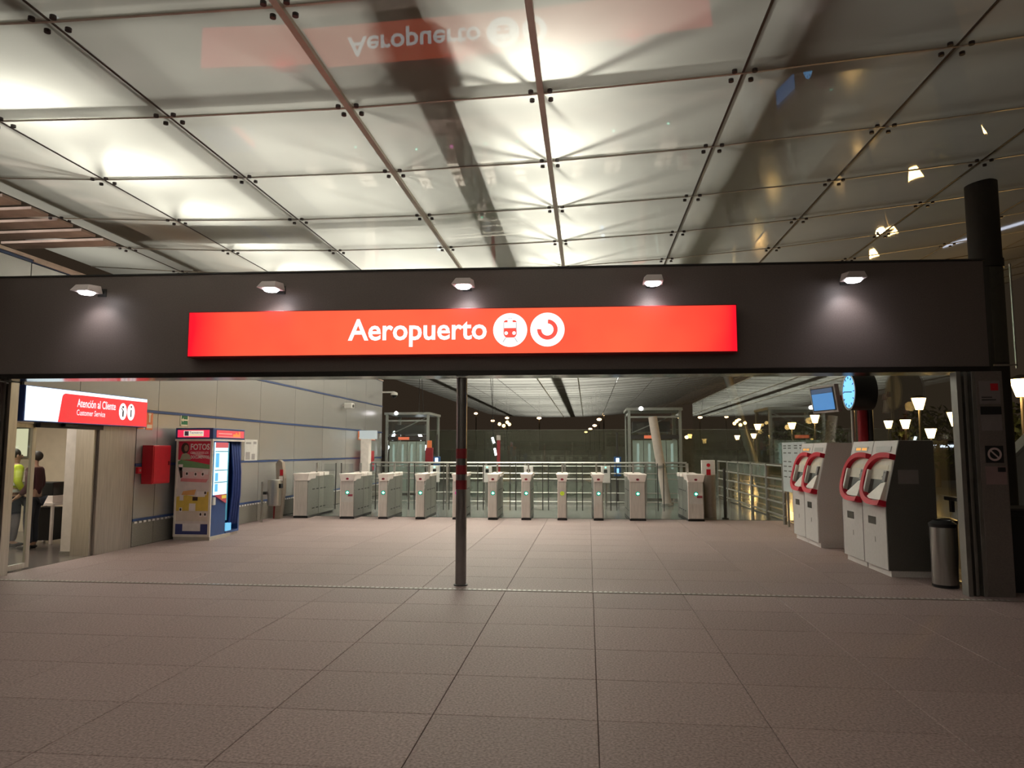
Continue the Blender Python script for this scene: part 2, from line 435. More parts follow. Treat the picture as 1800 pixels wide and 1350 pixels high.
# ------------------------------------------------------------------ the dark fascia, its post and frames
fa = structure('wall_front')
SK = .035                                   # the fascia stands slightly askew to the paving
def fy(x): return 8.46 + SK * (x + 1.5)
fsk = thing('entrance_fascia', 'wide dark grey metal fascia over the station entrance', 'fascia', (-1.5, 8.46, 0), math.atan(SK))
build('fascia_sheet', MB().box(-8.1, 6.12, 0, .34, 2.57, 3.82), M_fascia, fsk, bevel=.008)
build('soffit', MB().box(-8.1, 6.12, -.02, .36, 2.51, 2.57), mat('soffit_metal', (.05,.045,.043), .18, .6), fsk)
build('capping', MB().box(-8.1, 6.14, -.01, .36, 3.82, 3.84), M_dark, fsk)
build('jamb', MB().box(4.17, 4.22, 8.52, 8.66, 0, 2.5).box(4.26, 4.29, 8.54, 8.66, 0, 2.5).box(4.22, 4.26, 8.6, 8.66, 0, 2.5).box(4.33, 4.37, 8.52, 8.66, 0, 2.5).box(4.29, 4.33, 8.6, 8.66, 0, 2.5), mat('jamb_steel', (.30,.295,.28), .38, .8), fa, bevel=.003)
build('jamb', MB().box(-7.60, -7.565, 8.52, 8.66, 0, 2.5).box(-7.53, -7.49, 8.52, 8.66, 0, 2.5).box(-7.565, -7.53, 8.6, 8.66, 0, 2.5), M_steel, fa, bevel=.003)
build('side_pier', MB().box(-9.6, -7.60, 8.48, 8.70, 0, 2.5), M_fascia, fa)
build('side_pier', MB().box(4.37, 4.66, 8.52, 8.80, 0, 2.5), M_fascia, fa, bevel=.006)
post = thing('entrance_post', 'grey steel round post with three dark red bands in the entrance', 'post', (-1.53, 8.60, 0))
build('shaft', MB().lathe([(.066,0),(.066,2.5)], 24), mat('post_steel', (.30,.29,.29), .28, .85), post, smooth=True)
build('foot_ring', MB().lathe([(.085,0),(.085,.012),(.068,.018)], 24), M_dark, post, smooth=True)
for z0, z1 in ((1.51,1.63),(1.32,1.43),(1.14,1.25)):
    build('band', MB().lathe([(.068,z0),(.068,z1)], 24), M_darkred, post, smooth=True)

# stickers on the right pier
def notice(name, label, x, z, w_, h_, mats, extra=None, y=8.515):
    t = thing(name, label, 'notice', (x, y, z))
    build('sheet', MB().box(-w_/2, w_/2, 0, .004, -h_/2, h_/2), mats, t)
    if extra: extra(t)
    return t
M_paper = mat('paper_grey', (.22,.19,.19), .6); M_paperp = mat('paper_pink', (.26,.17,.17), .6); M_paperw = mat('paper_white', (.62,.59,.57), .6)
def dots(t):
    build('red_mark', MB().box(.01, .09, -.004, 0, .02, .10), M_red, t); build('print_line', MB().box(-.09, .02, -.004, 0, -.06, -.05).box(-.09, .06, -.004, 0, -.09, -.08), M_black, t)
notice('pier_notice', 'upper grey notice with small red mark on the dark right pier', 4.515, 2.26, .22, .26, M_paper, dots)
notice('pier_notice', 'long grey notice under a black strip on the right pier', 4.515, 1.96, .22, .26, M_paper, lambda t: build('black_strip', MB().box(-.11, .11, -.004, 0, .05, .14), M_black, t))
def ban(t):
    mb = MB(); n = 24
    for i in range(n):
        a0, a1 = 2*PI*i/n, 2*PI*(i+1)/n
        mb.flat([(.075*math.cos(a0), -.002, .075*math.sin(a0)), (.075*math.cos(a1), -.002, .075*math.sin(a1)), (.052*math.cos(a1), -.002, .052*math.sin(a1)), (.052*math.cos(a0), -.002, .052*math.sin(a0))])
    mb.flat([(-.046,-.0025,.034),(-.034,-.0025,.046),(.046,-.0025,-.034),(.034,-.0025,-.046)])
    build('ban_ring', mb, mat('ban_white', (.55,.42,.42), .5), t)
notice('pier_sign', 'black square prohibition sign with pale ring on the right pier', 4.525, 1.565, .19, .19, M_black, ban)
notice('pier_notice', 'lower pinkish notice below the prohibition sign on the pier', 4.53, 1.33, .22, .20, M_paperp, lambda t: build('dark_mark', MB().box(.02, .10, -.004, 0, .04, .09), M_black, t))

# ------------------------------------------------------------------ glass wall on the right
gw = structure('wall_right'); GX = 4.50
ys = [9.06] + [10.3 + 2.32*i for i in range(10)]
for a, b in zip(ys[:-1], ys[1:]):
    build('pane', MB().box(GX, GX+.014, a+.006, b-.006, .02, 3.62), M_glass, gw)
build('sill', MB().box(GX-.02, GX+.035, 9.06, ys[-1], 0, .022), M_steel, gw)
build('glass_clip', MB().box(GX-.012, GX+.026, 9.06, ys[-1], 3.62, 3.635), M_tee, gw)
# pane above the pier and corner glass
build('pane', MB().box(4.70, 4.92, 8.70, 8.714, 2.62, 3.75), M_glass, gw)
build('pane_edge', MB().box(4.92, 4.935, 8.70, 8.72, 2.55, 3.78).box(4.68, 4.93, 8.70, 8.72, 2.58, 2.60), M_steel, gw)

# ------------------------------------------------------------------ office behind the door
of = structure('wall_office')
M_plaster = mat('office_plaster', (.66,.57,.45), .7, noise=(6,.04))
build('plaster', MB().box(-12, -7.95, 13.3, 13.4, 0, 2.6).box(-12.1, -12, 8.7, 13.4, 0, 2.6).box(-12, -7.9, 8.72, 8.78, 0, 2.6), M_plaster, of)
build('office_ceiling', MB().box(-12, -7.92, 8.72, 13.4, 2.6, 2.65), M_white, of)
build('partition', MB().box(-8.12, -7.88, 10.38, 10.62, .06, 2.6), mat('partition_white', (.68,.63,.58), .5), of)
build('partition_foot', MB().box(-8.13, -7.87, 10.37, 10.63, 0, .06), M_gateside, of)
build('inner_frame', MB().box(-7.92, -7.62, 10.33, 10.40, 0, 2.0).box(-7.92,-7.62,8.7,8.74,0,2.0), M_steel, of)
build('office_floor', MB().box(-12, -7.6, 8.7, 13.4, -.01, .003), mat('office_floor', (.13,.11,.10), .25), of)
area('office_light', (-9.9, 11, 2.55), 1.2, 1.2, 48, (1, .93, .78))
area('office_light', (-8.7, 9.6, 2.55), .6, .9, 22, (1, .93, .82))  # unseen second light, added to brighten the partition and door frames
d1 = structure('door_1')
lf = MB().box(-7.665, -7.625, 8.70, 8.74, .02, 1.98).box(-7.665, -7.625, 9.10, 9.17, .02, 1.98).box(-7.665, -7.625, 8.74, 9.10, .02, .09).box(-7.665, -7.625, 8.74, 9.10, 1.92, 1.98)
build('door_frame', lf, M_steel, d1, bevel=.003)
build('pane', MB().box(-7.652, -7.640, 8.74, 9.10, .09, 1.92), M_glass, d1)
build('door_track', MB().box(-7.66, -7.56, 9.15, 10.45, 1.93, 2.0), M_black, d1)
build('door_sensor', MB().box(-7.58, -7.50, 9.55, 9.80, 1.95, 2.03), M_black, d1, bevel=.01)

# ------------------------------------------------------------------ main sign
FN = Vector((math.sin(math.atan(SK)), -math.cos(math.atan(SK)), 0))   # outward normal of the fascia
sg = thing('station_sign', 'long backlit red lightbox sign reading Aeropuerto with white rail symbols', 'sign', (-1.565, fy(-1.565) - .10, 2.745), math.atan(SK))
SWD = 3.315; SH = .565
build('sign_box', MB().box(-SWD, SWD, -.06, .10, 0, SH), M_darkred, sg, bevel=.004)
build('sign_face', MB().box(-SWD+.012, SWD-.012, -.064, -.058, .012, SH-.012), lightbox('sign_red', (1.0,.008,.025), (1.0,.145,.06), 1.0, 0, 3.3, 8), sg)
U, V = (1,0,0), (0,0,1)
build('lettering', text_mb('Aeropuerto', (-2.87+1.565, -.064, .100), U, V, 1.685, .345, bold=.019, depth=.003), M_textw, sg)
def disc(mb, cx, cz, r, y, n=40, r0=0, a0=0, a1=2*PI):
    for i in range(n):
        p, q = a0+(a1-a0)*i/n, a0+(a1-a0)*(i+1)/n
        if r0: mb.flat([(cx+r*math.cos(p),y,cz+r*math.sin(p)),(cx+r*math.cos(q),y,cz+r*math.sin(q)),(cx+r0*math.cos(q),y,cz+r0*math.sin(q)),(cx+r0*math.cos(p),y,cz+r0*math.sin(p))])
        else: mb.flat([(cx,y,cz),(cx+r*math.cos(p),y,cz+r*math.sin(p)),(cx+r*math.cos(q),y,cz+r*math.sin(q))])
    return mb
RD = glow('symbol_red', (1.0,.10,.07), 1.0); GY = glow('symbol_grey', (.45,.42,.42), 1.0)
c1, c2, cz = -.905+1.565, -.462+1.565, .290
s1 = build('train_symbol', disc(MB(), c1, cz, .203, -.067), M_textw, sg)
y = -.069
mb = MB()
mb.flat([(c1-.078,y,cz+.024),(c1+.078,y,cz+.024),(c1+.078,y,cz-.050),(c1+.070,y,cz-.070),(c1+.05,y,cz-.092),(c1-.05,y,cz-.092),(c1-.070,y,cz-.070),(c1-.078,y,cz-.050)])
mb.flat([(c1-.078,y,cz+.092),(c1-.030,y,cz+.092),(c1-.030,y,cz+.118),(c1-.055,y,cz+.118),(c1-.074,y,cz+.105)])
mb.flat([(c1+.030,y,cz+.092),(c1+.078,y,cz+.092),(c1+.074,y,cz+.105),(c1+.055,y,cz+.118),(c1+.030,y,cz+.118)])
for f_ in mb.f: build('train_body', MB().flat([mb.v[i] for i in f_]), RD, s1)
mb = MB().box(c1-.078,c1-.070,y,y+.001,cz,cz+.09).box(c1+.070,c1+.078,y,y+.001,cz,cz+.09)
for s in (-1,1):
    mb.flat([(c1+s*.050,y,cz-.098),(c1+s*.058,y,cz-.092),(c1+s*.092,y,cz-.146),(c1+s*.084,y,cz-.150)])
    mb.box(c1+s*.012-.006,c1+s*.012+.006,y,y+.001,cz+.135,cz+.146)
q = build('train_outline', mb, GY, s1); q['kind'] = 'stuff'
for s in (-1,1): build('train_lamp', disc(MB(), c1+s*.047, cz-.038, .021, y-.0015, 16), M_textw, s1)
s2 = build('ring_symbol', disc(MB(), c2, cz, .203, -.067), M_textw, sg)
build('ring_arc', disc(MB(), c2, cz, .122, y, 36, .072, -PI*1.02, PI*.48), RD, s2)

# ------------------------------------------------------------------ five wall lights on the fascia
LNAMES = ['leftmost wedge wall light on the fascia, left of the red sign', 'white wedge wall light above the left part of the red sign', 'white wedge wall light in the middle, above the word Aeropuerto', 'white wedge wall light above the right end of the red sign', 'rightmost wedge wall light on the fascia, right of the red sign']
for lab, x in zip(LNAMES, (-6.12, -3.79, -1.45, .77, 3.03)):
    t = thing('wall_light', lab, 'lamp', (x, fy(x), 3.50), math.atan(SK), 'wedge wall lights along the fascia')
    mb = MB().add([(-.135,-.42,.045),(.10,-.42,.045),(.12,-.16,.05),(-.115,-.16,.05),(-.085,-.38,.125),(.085,-.38,.125),(.105,-.18,.145),(-.095,-.18,.145)],
                  [(0,3,2,1),(4,5,6,7),(0,1,5,4),(1,2,6,5),(2,3,7,6),(3,0,4,7)])
    build('housing', mb, mat('lamp_housing', (.60,.52,.52), .4), t, bevel=.006)
    build('arm', MB().box(-.02, .03, -.17, 0, .085, .12).box(-.05,.06,-.015,0,.05,.15), M_dark, t)
    mb = MB(); 
    mb.lathe([(.02,.012),(.075,.022),(.095,.045)], 16)
    o = build('lens', mb, M_lampface, t, (-.005,-.29,0)); o.scale = (1,1.1,1)
    l = bpy.data.lights.new('wall_light_spot', 'SPOT'); l.energy = 11; l.color = (1,.93,.95); l.spot_size = math.radians(115); l.spot_blend = .9; l.shadow_soft_size = .05
    lo = bpy.data.objects.new('wall_light_spot', l); COL.objects.link(lo); lo.parent = t; lo.location = (0,-.27,-.01); lo.rotation_euler = (math.radians(28),0,0)

# ------------------------------------------------------------------ customer service lightbox
cs = thing('service_sign', 'red and white lightbox sign reading Atención al Cliente above the office door', 'sign', (-7.56, 8.72, 2.0))
build('sign_box', MB().box(-.04, .10, 0, 2.66, 0, .485), mat('sign_blue_frame', (.05,.10,.35), .4), cs, bevel=.004)
build('white_face', MB().box(.10, .104, .02, 2.65, .012, .475), glow('sign_cool_white', (.80,.95,1.0), 1.5), cs)
rp = [(.62,.012),(2.655,.012),(2.655,.425),(.74,.425),(.70,.41),(.68,.38)]
build('red_face', MB().prism(rp, 'x', .104, .107), glow('sign_service_red', (1.0,.02,.03), .95), cs)
uu = (0,1,0)
lt = text_mb('Atención al Cliente', (.107,.98,.245), uu, V, .86, .125, bold=.012, depth=.002)
text_mb('Customer Service', (.107,.98,.125), uu, V, .62, .085, bold=.004, depth=.002, mb=lt)
build('lettering', lt, glow('sign_text', (1,.93,.97), 1.2), cs)
for yc, ch in ((2.02, 'f'), (2.225, 'i')):
    mb = MB()
    n = 28; mb.flat([(.109, yc+.095*math.cos(2*PI*i/n), .235+.135*math.sin(2*PI*i/n)) for i in range(n)])
    ov = build('info_oval', mb, M_textw, cs)
    mb = MB()
    if ch == 'i': mb.box(.1095,.111,yc-.014,yc+.014,.155,.275).box(.1095,.111,yc-.016,yc+.016,.305,.34)
    else:
        mb.box(.1095,.111,yc-.014,yc+.022,.15,.24); mb.flat([(.111,yc-.05,.285),(.111,yc-.04,.30),(.111,yc+.022,.245),(.111,yc+.022,.215)]); mb.box(.1095,.111,yc-.02,yc+.02,.29,.325)
    build('info_mark', mb, mat('info_ink', (.08,.05,.06), .5), ov)

# ------------------------------------------------------------------ things on the left wall
def hose_cabinet(label, y, z, w_, h_):
    t = thing('hose_cabinet', label, 'fire cabinet', (WX+.014, y, z))
    build('body', MB().box(0, .20, 0, w_, 0, h_), M_red, t, bevel=.008)
    build('door', MB().box(.20, .212, .02, w_-.02, .02, h_-.02), M_red, t, bevel=.003)
    build('latch', MB().box(.212, .225, w_-.09, w_-.05, h_*.48, h_*.58), M_darkred, t)
hose_cabinet('red metal fire hose cabinet on the wall left of the photo booth', 11.50, 1.04, .52, .66)
hose_cabinet('far red fire cabinet at the end of the panelled wall behind the gates', 23.3, .95, .9, .66)
t = thing('alarm_button', 'small red alarm call point beside the fire hose cabinet', 'alarm', (WX, 11.36, 1.22))
build('box', MB().box(0, .05, 0, .10, 0, .11), M_red, t, bevel=.006); build('button', MB().box(.05,.056,.03,.07,.035,.075), mat('button_face', (.6,.3,.28), .4), t)
M_orange = mat('sign_orange', (.75,.20,.07), .4); M_pale = mat('sign_pale', (.85,.70,.50), .4)
def wall_sign(label, y, z, w_, h_, m, figure):
    t = thing('safety_sign', label, 'sign', (WX, y, z))
    build('plate', MB().box(0, .006, 0, w_, 0, h_), m, t)
    figure(t, w_, h_); return t
def fig_ext(t, w_, h_):
    build('pictogram', MB().box(.006,.008,w_*.38,w_*.62,h_*.40,h_*.80).box(.006,.008,w_*.3,w_*.7,h_*.80,h_*.9).box(.006,.008,w_*.12,w_*.88,h_*.08,h_*.28), M_pale, t)
def fig_hose(t, w_, h_):
    build('pictogram', MB().box(.006,.008,w_*.2,w_*.8,h_*.42,h_*.5).box(.006,.008,w_*.2,w_*.32,h_*.5,h_*.9).box(.006,.008,w_*.2,w_*.8,h_*.82,h_*.9).box(.006,.008,w_*.12,w_*.88,h_*.08,h_*.28), M_pale, t)
wall_sign('orange safety sign half behind the service lightbox', 11.36, 1.98, .16, .31, M_orange, fig_hose)
wall_sign('orange fire extinguisher sign just right of the service lightbox', 11.58, 1.97, .19, .32, M_orange, fig_ext)
M_green = mat('exit_green', (.02,.16,.06), .4)
def fig_exit(t, w_, h_):
    build('border', MB().box(.006,.008,0,w_,0,.03).box(.006,.008,0,w_,h_-.03,h_).box(.006,.008,0,.03,0,h_).box(.006,.008,w_-.03,w_,0,h_), M_pale, t)
    build('arrow', MB().add([(.009,.03,h_*.5),(.009,w_*.35,h_*.68),(.009,w_*.35,h_*.32)],[(0,1,2)]).box(.008,.009,w_*.35,w_*.9,h_*.45,h_*.56), M_pale, t)
wall_sign('green emergency exit sign with white arrow above the photo booth', 12.62, 2.07, .27, .23, M_green, fig_exit)
for i, lab in enumerate(('first of the far orange fire signs above the far red cabinet', 'second of the far orange fire signs above the far red cabinet', 'last far orange fire sign beside the wall corner')):
    wall_sign(lab, 23.05 + i*.72, 1.98, .5, .30, M_orange if i < 2 else M_red, (fig_ext, fig_hose, fig_ext)[i])
t = thing('wall_notice', 'white printed notice in a thin frame on the wall right of the photo booth', 'notice', (WX, 15.18, 1.36))
build('sheet', MB().box(0,.006,0,.62,0,.50), M_paperw, t)
q = build('print', MB().box(.006,.008,.06,.30,.40,.44).box(.006,.008,.42,.56,.40,.46).box(.006,.008,.06,.26,.05,.22).box(.006,.008,.34,.5,.05,.18), mat('print_grey', (.32,.29,.29), .6), t); q['kind'] = 'stuff'
t = thing('security_camera', 'small white box camera on the panelled wall', 'camera', (WX, 21.4, 2.93))
build('bracket', MB().box(0,.12,.08,.12,.08,.12), M_white, t); build('housing', MB().box(.10,.34,-.05,.22,.0,.16), M_white, t, bevel=.015); build('lens', MB().tube((.34,.085,.07),(.36,.085,.07),.05,12), M_black, t)
t = thing('dome_camera', 'white dome camera on an arm at the end corner of the wall', 'camera', (WX+.03, 25.6, 3.55))
build('arm', MB().box(0,.45,.08,.14,.20,.26), M_white, t); build('cap', MB().lathe([(.05,.24),(.13,.20),(.13,.12)],14,(.45,.11)), M_white, t, smooth=True); build('dome', MB().ball((.45,.11,.12),.11,12), M_black, t, smooth=True)

# ------------------------------------------------------------------ photo booth
pb = thing('photo_booth', 'blue and white photo booth with FOTOS poster and lit side display', 'photo booth', (-7.47, 12.32, 0))
bw, bd, bh = .70, 1.16, 1.82
M_bblue = mat('booth_blue', (.03,.075,.235), .35); M_bframe = mat('booth_frame', (.86,.79,.72), .45)
body = MB().box(.0,bw-.04,.03,.62,.06,bh).box(.0,.06,.62,bd,.06,bh).box(.06,bw-.04,bd-.05,bd,.06,bh).box(.06,bw-.02,.62,bd-.05,.06,.10)
build('shell', body, M_bblue, pb)
build('base', MB().box(.01,bw,.01,.75,0,.06).box(.01,bw-.06,.75,bd,0,.06), mat('booth_base', (.50,.45,.40), .5), pb)
fr = MB().box(0,.035,0,.03,.06,bh).box(bw-.045,bw,0,.03,.06,bh).box(.035,bw-.045,0,.03,.06,.105).box(.035,bw-.045,0,.03,bh-.04,bh)
build('front_frame', fr, M_bframe, pb, bevel=.004)
P0, P1, Q0, Q1 = .035, bw-.045, .105, bh-.04
po = build('poster', MB().box(P0,P1,.018,.030,Q0,Q1), mat('poster_ground', (.80,.70,.68), .5), pb)
def pm(a, b): return (P0 + (P1-P0)*a, Q0 + (Q1-Q0)*b)          # poster coordinates 0..1
def patch(name, pts, m, lay=1, parent=po):
    yv = .018 - .0012*lay
    return build(name, MB().flat([(pm(a,b)[0], yv, pm(a,b)[1]) for a,b in pts]), m, parent)
def rect(a0,b0,a1,b1): return [(a0,b0),(a1,b0),(a1,b1),(a0,b1)]
M_pred = mat('poster_red', (.70,.035,.085), .5); M_pgreen = mat('poster_green', (.17,.36,.16), .5); M_pyel = mat('poster_yellow', (.78,.55,.10), .5)
M_ppink = mat('poster_pink', (.85,.60,.60), .5); M_pnavy = mat('poster_navy', (.05,.06,.22), .5); M_skin = mat('poster_skin', (.36,.20,.14), .6); M_pwhite = mat('poster_white', (.90,.82,.82), .5); M_hair = mat('poster_dark', (.05,.025,.02), .6)
patch('red_field', [(0,.80),(.42,.78),(1,.745),(1,1),(0,1)], M_pred)
patch('pale_swoosh', [(.40,.865),(1,.80),(1,.83),(.45,.885)], mat('poster_swoosh', (.80,.34,.37), .5), 2)
patch('green_band', [(0,.72),(.4,.715),(1,.70),(1,.745),(.42,.785),(.1,.80),(0,.78)], M_pgreen, 2)
patch('pink_field', rect(.12,.585,1,.67), M_ppink)
patch('rose_strip', [(.10,.565),(.9,.555),(.95,.59),(.12,.60)], mat('poster_rose', (.80,.28,.30), .5), 2)
patch('yellow_field', [(0,.24),(1,.24),(1,.46),(.6,.40),(.3,.42),(0,.40)], M_pyel)
patch('pale_field', rect(0,.14,1,.25), mat('poster_sand', (.78,.66,.58), .5), 2)
patch('orange_strip', [(.15,.42),(.55,.42),(.60,.48),(.2,.46)], mat('poster_orange', (.80,.40,.14), .5), 2)
patch('navy_foot', rect(0,0,1,.11), M_pnavy)
patch('foot_label', rect(.22,.035,.77,.115), M_pwhite, 2)
patch('torso_print', [(.06,.80),(.12,.86),(.24,.875),(.36,.85),(.40,.80)], mat('poster_sage', (.42,.42,.28), .6), 3)
patch('arm_print', [(.02,.72),(.10,.60),(.16,.61),(.14,.72)], M_hair, 3)
n = 14
patch('hair_print', [(.21+.125*math.cos(2*PI*i/n), .925+.06*math.sin(2*PI*i/n)) for i in range(n)], M_hair, 3)
patch('face_print', [(.24+.065*math.cos(2*PI*i/n), .925+.036*math.sin(2*PI*i/n)) for i in range(n)], M_skin, 4)
for a, b, w_, h_ in ((.78,.64,.18,.05),(.02,.68,.14,.07),(.40,.25,.2,.08),(.62,.40,.26,.06),(.10,.36,.12,.06)):
    patch('card_print', rect(a,b,a+w_,b+h_), M_pwhite, 3)
for a, b in ((.52,.62),(.74,.62),(.84,.42),(.10,.24),(.72,.19),(.86,.19),(.25,.625)):
    q = patch('portrait', rect(a,b,a+.09,b+.045), M_pwhite, 4)
    patch('portrait_head', [(a+.045+.03*math.cos(2*PI*i/8), b+.024+.016*math.sin(2*PI*i/8)) for i in range(8)], M_hair, 5)
patch('photo_print', rect(.50,.36,.66,.40), M_hair, 4)
def ptext(s, a, b, wa, hb, bold, m):
    x_, z_ = pm(a, b)
    build('lettering', text_mb(s, (x_, .0125, z_), U, V, wa*(P1-P0), hb*(Q1-Q0), bold=bold, depth=.002), m, po)
ptext('FOTOS', .38, .905, .59, .068, .03, M_pwhite)
ptext('CON TODOS LOS', .38, .862, .56, .026, .02, M_pwhite)
ptext('DOCUMENTOS', .40, .812, .56, .034, .02, M_pwhite)
# header with two backlit panels
build('header', MB().box(-.01,bw+.01,-.02,bd+.02,bh,bh+.20), M_bblue, pb, bevel=.005)
build('header_trim', MB().box(-.012,bw+.012,-.024,bd+.022,bh-.035,bh), M_bframe, pb)
hf = build('header_panel', MB().box(.03,bw-.06,-.026,-.02,bh+.03,bh+.165), glow('header_red', (1,.03,.10), .85), pb)
lg = build('logo_plate', MB().box(.15,.53,-.028,-.026,bh+.05,bh+.15), glow('header_plate', (1,.85,.70), .85), hf)
build('logo_block', MB().box(.165,.245,-.030,-.028,bh+.058,bh+.142), mat('logo_violet', (.25,.20,.35), .5), lg)
build('lettering', text_mb('Tecnotron', (.26,-.028,bh+.095), U, V, .25, .042, .01, .002), mat('logo_ink', (.12,.10,.2), .5), lg)
build('logo_line', MB().box(.26,.51,-.030,-.028,bh+.066,bh+.078), glow('logo_yellow', (1,.6,.1), .8), lg)
hs = build('header_panel', MB().box(bw+.01,bw+.016,.10,bd-.02,bh+.03,bh+.165), glow('header_red2', (1,.07,.09), .85), pb)
build('header_flame', MB().box(bw+.016,bw+.018,.70,.98,bh+.05,bh+.10).box(bw+.016,bw+.018,.80,.86,bh+.10,bh+.13).box(bw+.016,bw+.018,.92,.98,bh+.10,bh+.15), glow('header_orange', (1,.28,.03), 1.0), hs)
build('header_script', MB().box(bw+.016,bw+.018,.16,.66,bh+.095,bh+.112).box(bw+.016,bw+.018,.16,1.0,bh+.042,bh+.052), glow('header_pale', (1,.45,.38), .9), hs)
# side display
dsp = build('display', MB().box(bw-.04,bw-.02,.14,.60,.80,1.76), glow('display_light', (.55,.90,1.0), 1.7), pb)
build('display_title', MB().box(bw-.02,bw-.016,.14,.60,1.66,1.76), glow('display_red', (.8,.10,.12), .8), dsp)
build('display_shelf', MB().box(bw-.02,bw+.005,.14,.60,1.585,1.60).box(bw-.02,bw+.005,.14,.60,1.24,1.255).box(bw-.02,bw+.005,.14,.60,1.02,1.035), mat('display_edge', (.10,.30,.50), .4), dsp)
build('display_tint', MB().box(bw-.02,bw-.017,.16,.28,1.30,1.56).box(bw-.02,bw-.017,.16,.26,.86,1.0).box(bw-.02,bw-.017,.16,.26,1.05,1.20), glow('display_blue', (.12,.55,.95), 1.0), dsp)
build('display_foot', MB().add([(bw-.018,.14,.80),(bw-.018,.60,.80),(bw-.018,.60,.62)],[(0,1,2)]), glow('display_redfoot', (.6,.03,.06), .6), dsp)
build('display_badge', MB().box(bw-.018,bw-.012,.42,.58,.72,.78), glow('display_yellow', (.9,.6,.05), .7), dsp)
build('coin_slot', MB().box(bw-.04,bw-.005,.11,.19,.62,.76), M_white, pb, bevel=.006)
# curtain
mb = MB(); n = 28; zs = [1.78, 1.2, .75, .4, .20]
for zi, z in enumerate(zs):
    for i in range(n+1):
        s = i/n; yv = .80 + .33*s; amp = .018 + .02*(1-z/1.8)
        mb.v.append((bw-.075 + amp*math.sin(s*PI*7) + .06*max(0,math.sin((1.78-z)/1.5*PI)), yv, z))
for a in range(len(zs)-1):
    for i in range(n): mb.f.append((a*(n+1)+i, a*(n+1)+i+1, (a+1)*(n+1)+i+1, (a+1)*(n+1)+i)); mb.m.append(0)
cu = build('curtain', mb, mat('curtain_blue', (.025,.05,.21), .7), pb, smooth=True); so = cu.modifiers.new('thick', 'SOLIDIFY'); so.thickness = .006
build('lit_pillar', MB().box(bw-.09,bw-.05,.63,.70,.30,1.76), mat('pillar_cyan', (.06,.30,.42), .3, emit=(.05,.35,.55), estr=.25), pb)
build('stool_light', MB().box(bw-.10,bw-.03,.64,.84,.06,.24), glow('stool_glow', (.18,.62,.95), .9), pb)

# ------------------------------------------------------------------ ticket gates
def gate(x, y, wd, label, signal, sticker=False, length=1.5):
    t = thing('ticket_gate', label, 'ticket gate', (x, y, 0), math.atan(.03), 'ticket gates across the concourse')
    h = wd/2
    build('plinth', MB().box(-h-.005, h+.005, 0, length, 0, .05), M_black, t)
    prof = [(0,.05),(length,.05),(length,.98),(.55,.98),(.30,.97),(.12,.90),(.02,.80),(0,.72)]
    build('body', MB().prism(prof, 'x', -h, h), M_gateside, t, bevel=.006)
    fp = build('front_plate', MB().box(-h+.012, h-.02, -.014, .004, .06, .90), M_gate, t, bevel=.004)
    build('edge_strip', MB().box(-h-.002, -h+.014, -.018, .02, .05, .90), M_cream, t)
    capp = [(-h-.035,1.065),(h+.035,1.065),(h+.02,1.02),(h,.93),(h-.01,.89),(-h+.01,.89),(-h,.93),(-h-.02,1.02)]
    build('cap', MB().prism(capp, 'y', -.03, .50), M_cream, t, bevel=.008)
    build('rear_cap', MB().box(-h-.02,h+.02,.72,1.02,.98,1.06).box(-h-.02,h+.02,1.10,1.46,.98,1.07), M_cream, t, bevel=.01)
    build('reader_post', MB().box(-.02,.02,1.03,1.09,.98,1.30), M_steel, t)
    for s in (-1,1):
        mb = MB()
        for i, y0 in enumerate((.30,.58,.86,1.10)): mb.box(s*h, s*(h+.003), y0, y0+.16, .66, .685).box(s*h, s*(h+.003), y0, y0+.16, .20, .225)
        build('vent_row', mb, M_black, t)
    build('side_seam', MB().box(h, h+.002, .74, .75, .06, .96).box(-h-.002, -h, .74, .75, .06, .96), M_dark, t)
    if signal:
        rd = MB(); n = 14; rd.prism([(.036*math.cos(2*PI*i/n), .945+.024*math.sin(2*PI*i/n)) for i in range(n)], 'y', -.036, -.028); build('card_reader', rd, mat('reader_red', (.25,.01,.03), .3), t)
        ring, core, shape = {'green': ((.0,.22,.14), (.35,1.0,.72), 'a'), 'magenta': ((.75,.0,.35), (1,.55,.85), 'x'), 'yellow': ((.07,.085,.0), (.60,.70,.02), 'o')}[signal]
        lp = build('signal_lamp', disc(MB(), 0, .62, .052, -.017, 20), glow('sig_'+signal, ring, 1.3), t)
        mb = MB(); yv = -.019; c = .62
        if shape == 'a': mb.flat([(-.030,yv,c),(.002,yv,c+.032),(.010,yv,c+.024),(.010,yv,c+.012),(.034,yv,c+.012),(.034,yv,c-.012),(.010,yv,c-.012),(.010,yv,c-.024),(.002,yv,c-.032)])
        elif shape == 'x':
            for s in (-1,1): mb.flat([(-.032,yv,c-s*.024),(-.024,yv,c-s*.032),(.032,yv,c+s*.024),(.024,yv,c+s*.032)])
        else: disc(mb, 0, c, .044, yv, 20, .030); disc(mb, 0, c, .014, yv, 10)
        build('signal_mark', mb, glow('mark_'+signal, core, {'green': 4.0, 'magenta': 2.5, 'yellow': 1.0}[signal]), lp)
    if sticker:
        sk = build('sticker', MB().box(-h+.03, h-.03, -.018, -.014, .40, .56), M_paperw, t)
        build('sticker_mark', MB().box(h*.1, h-.04, -.021, -.018, .53, .58), mat('sticker_red', (.35,.05,.08), .5), sk)
    return t
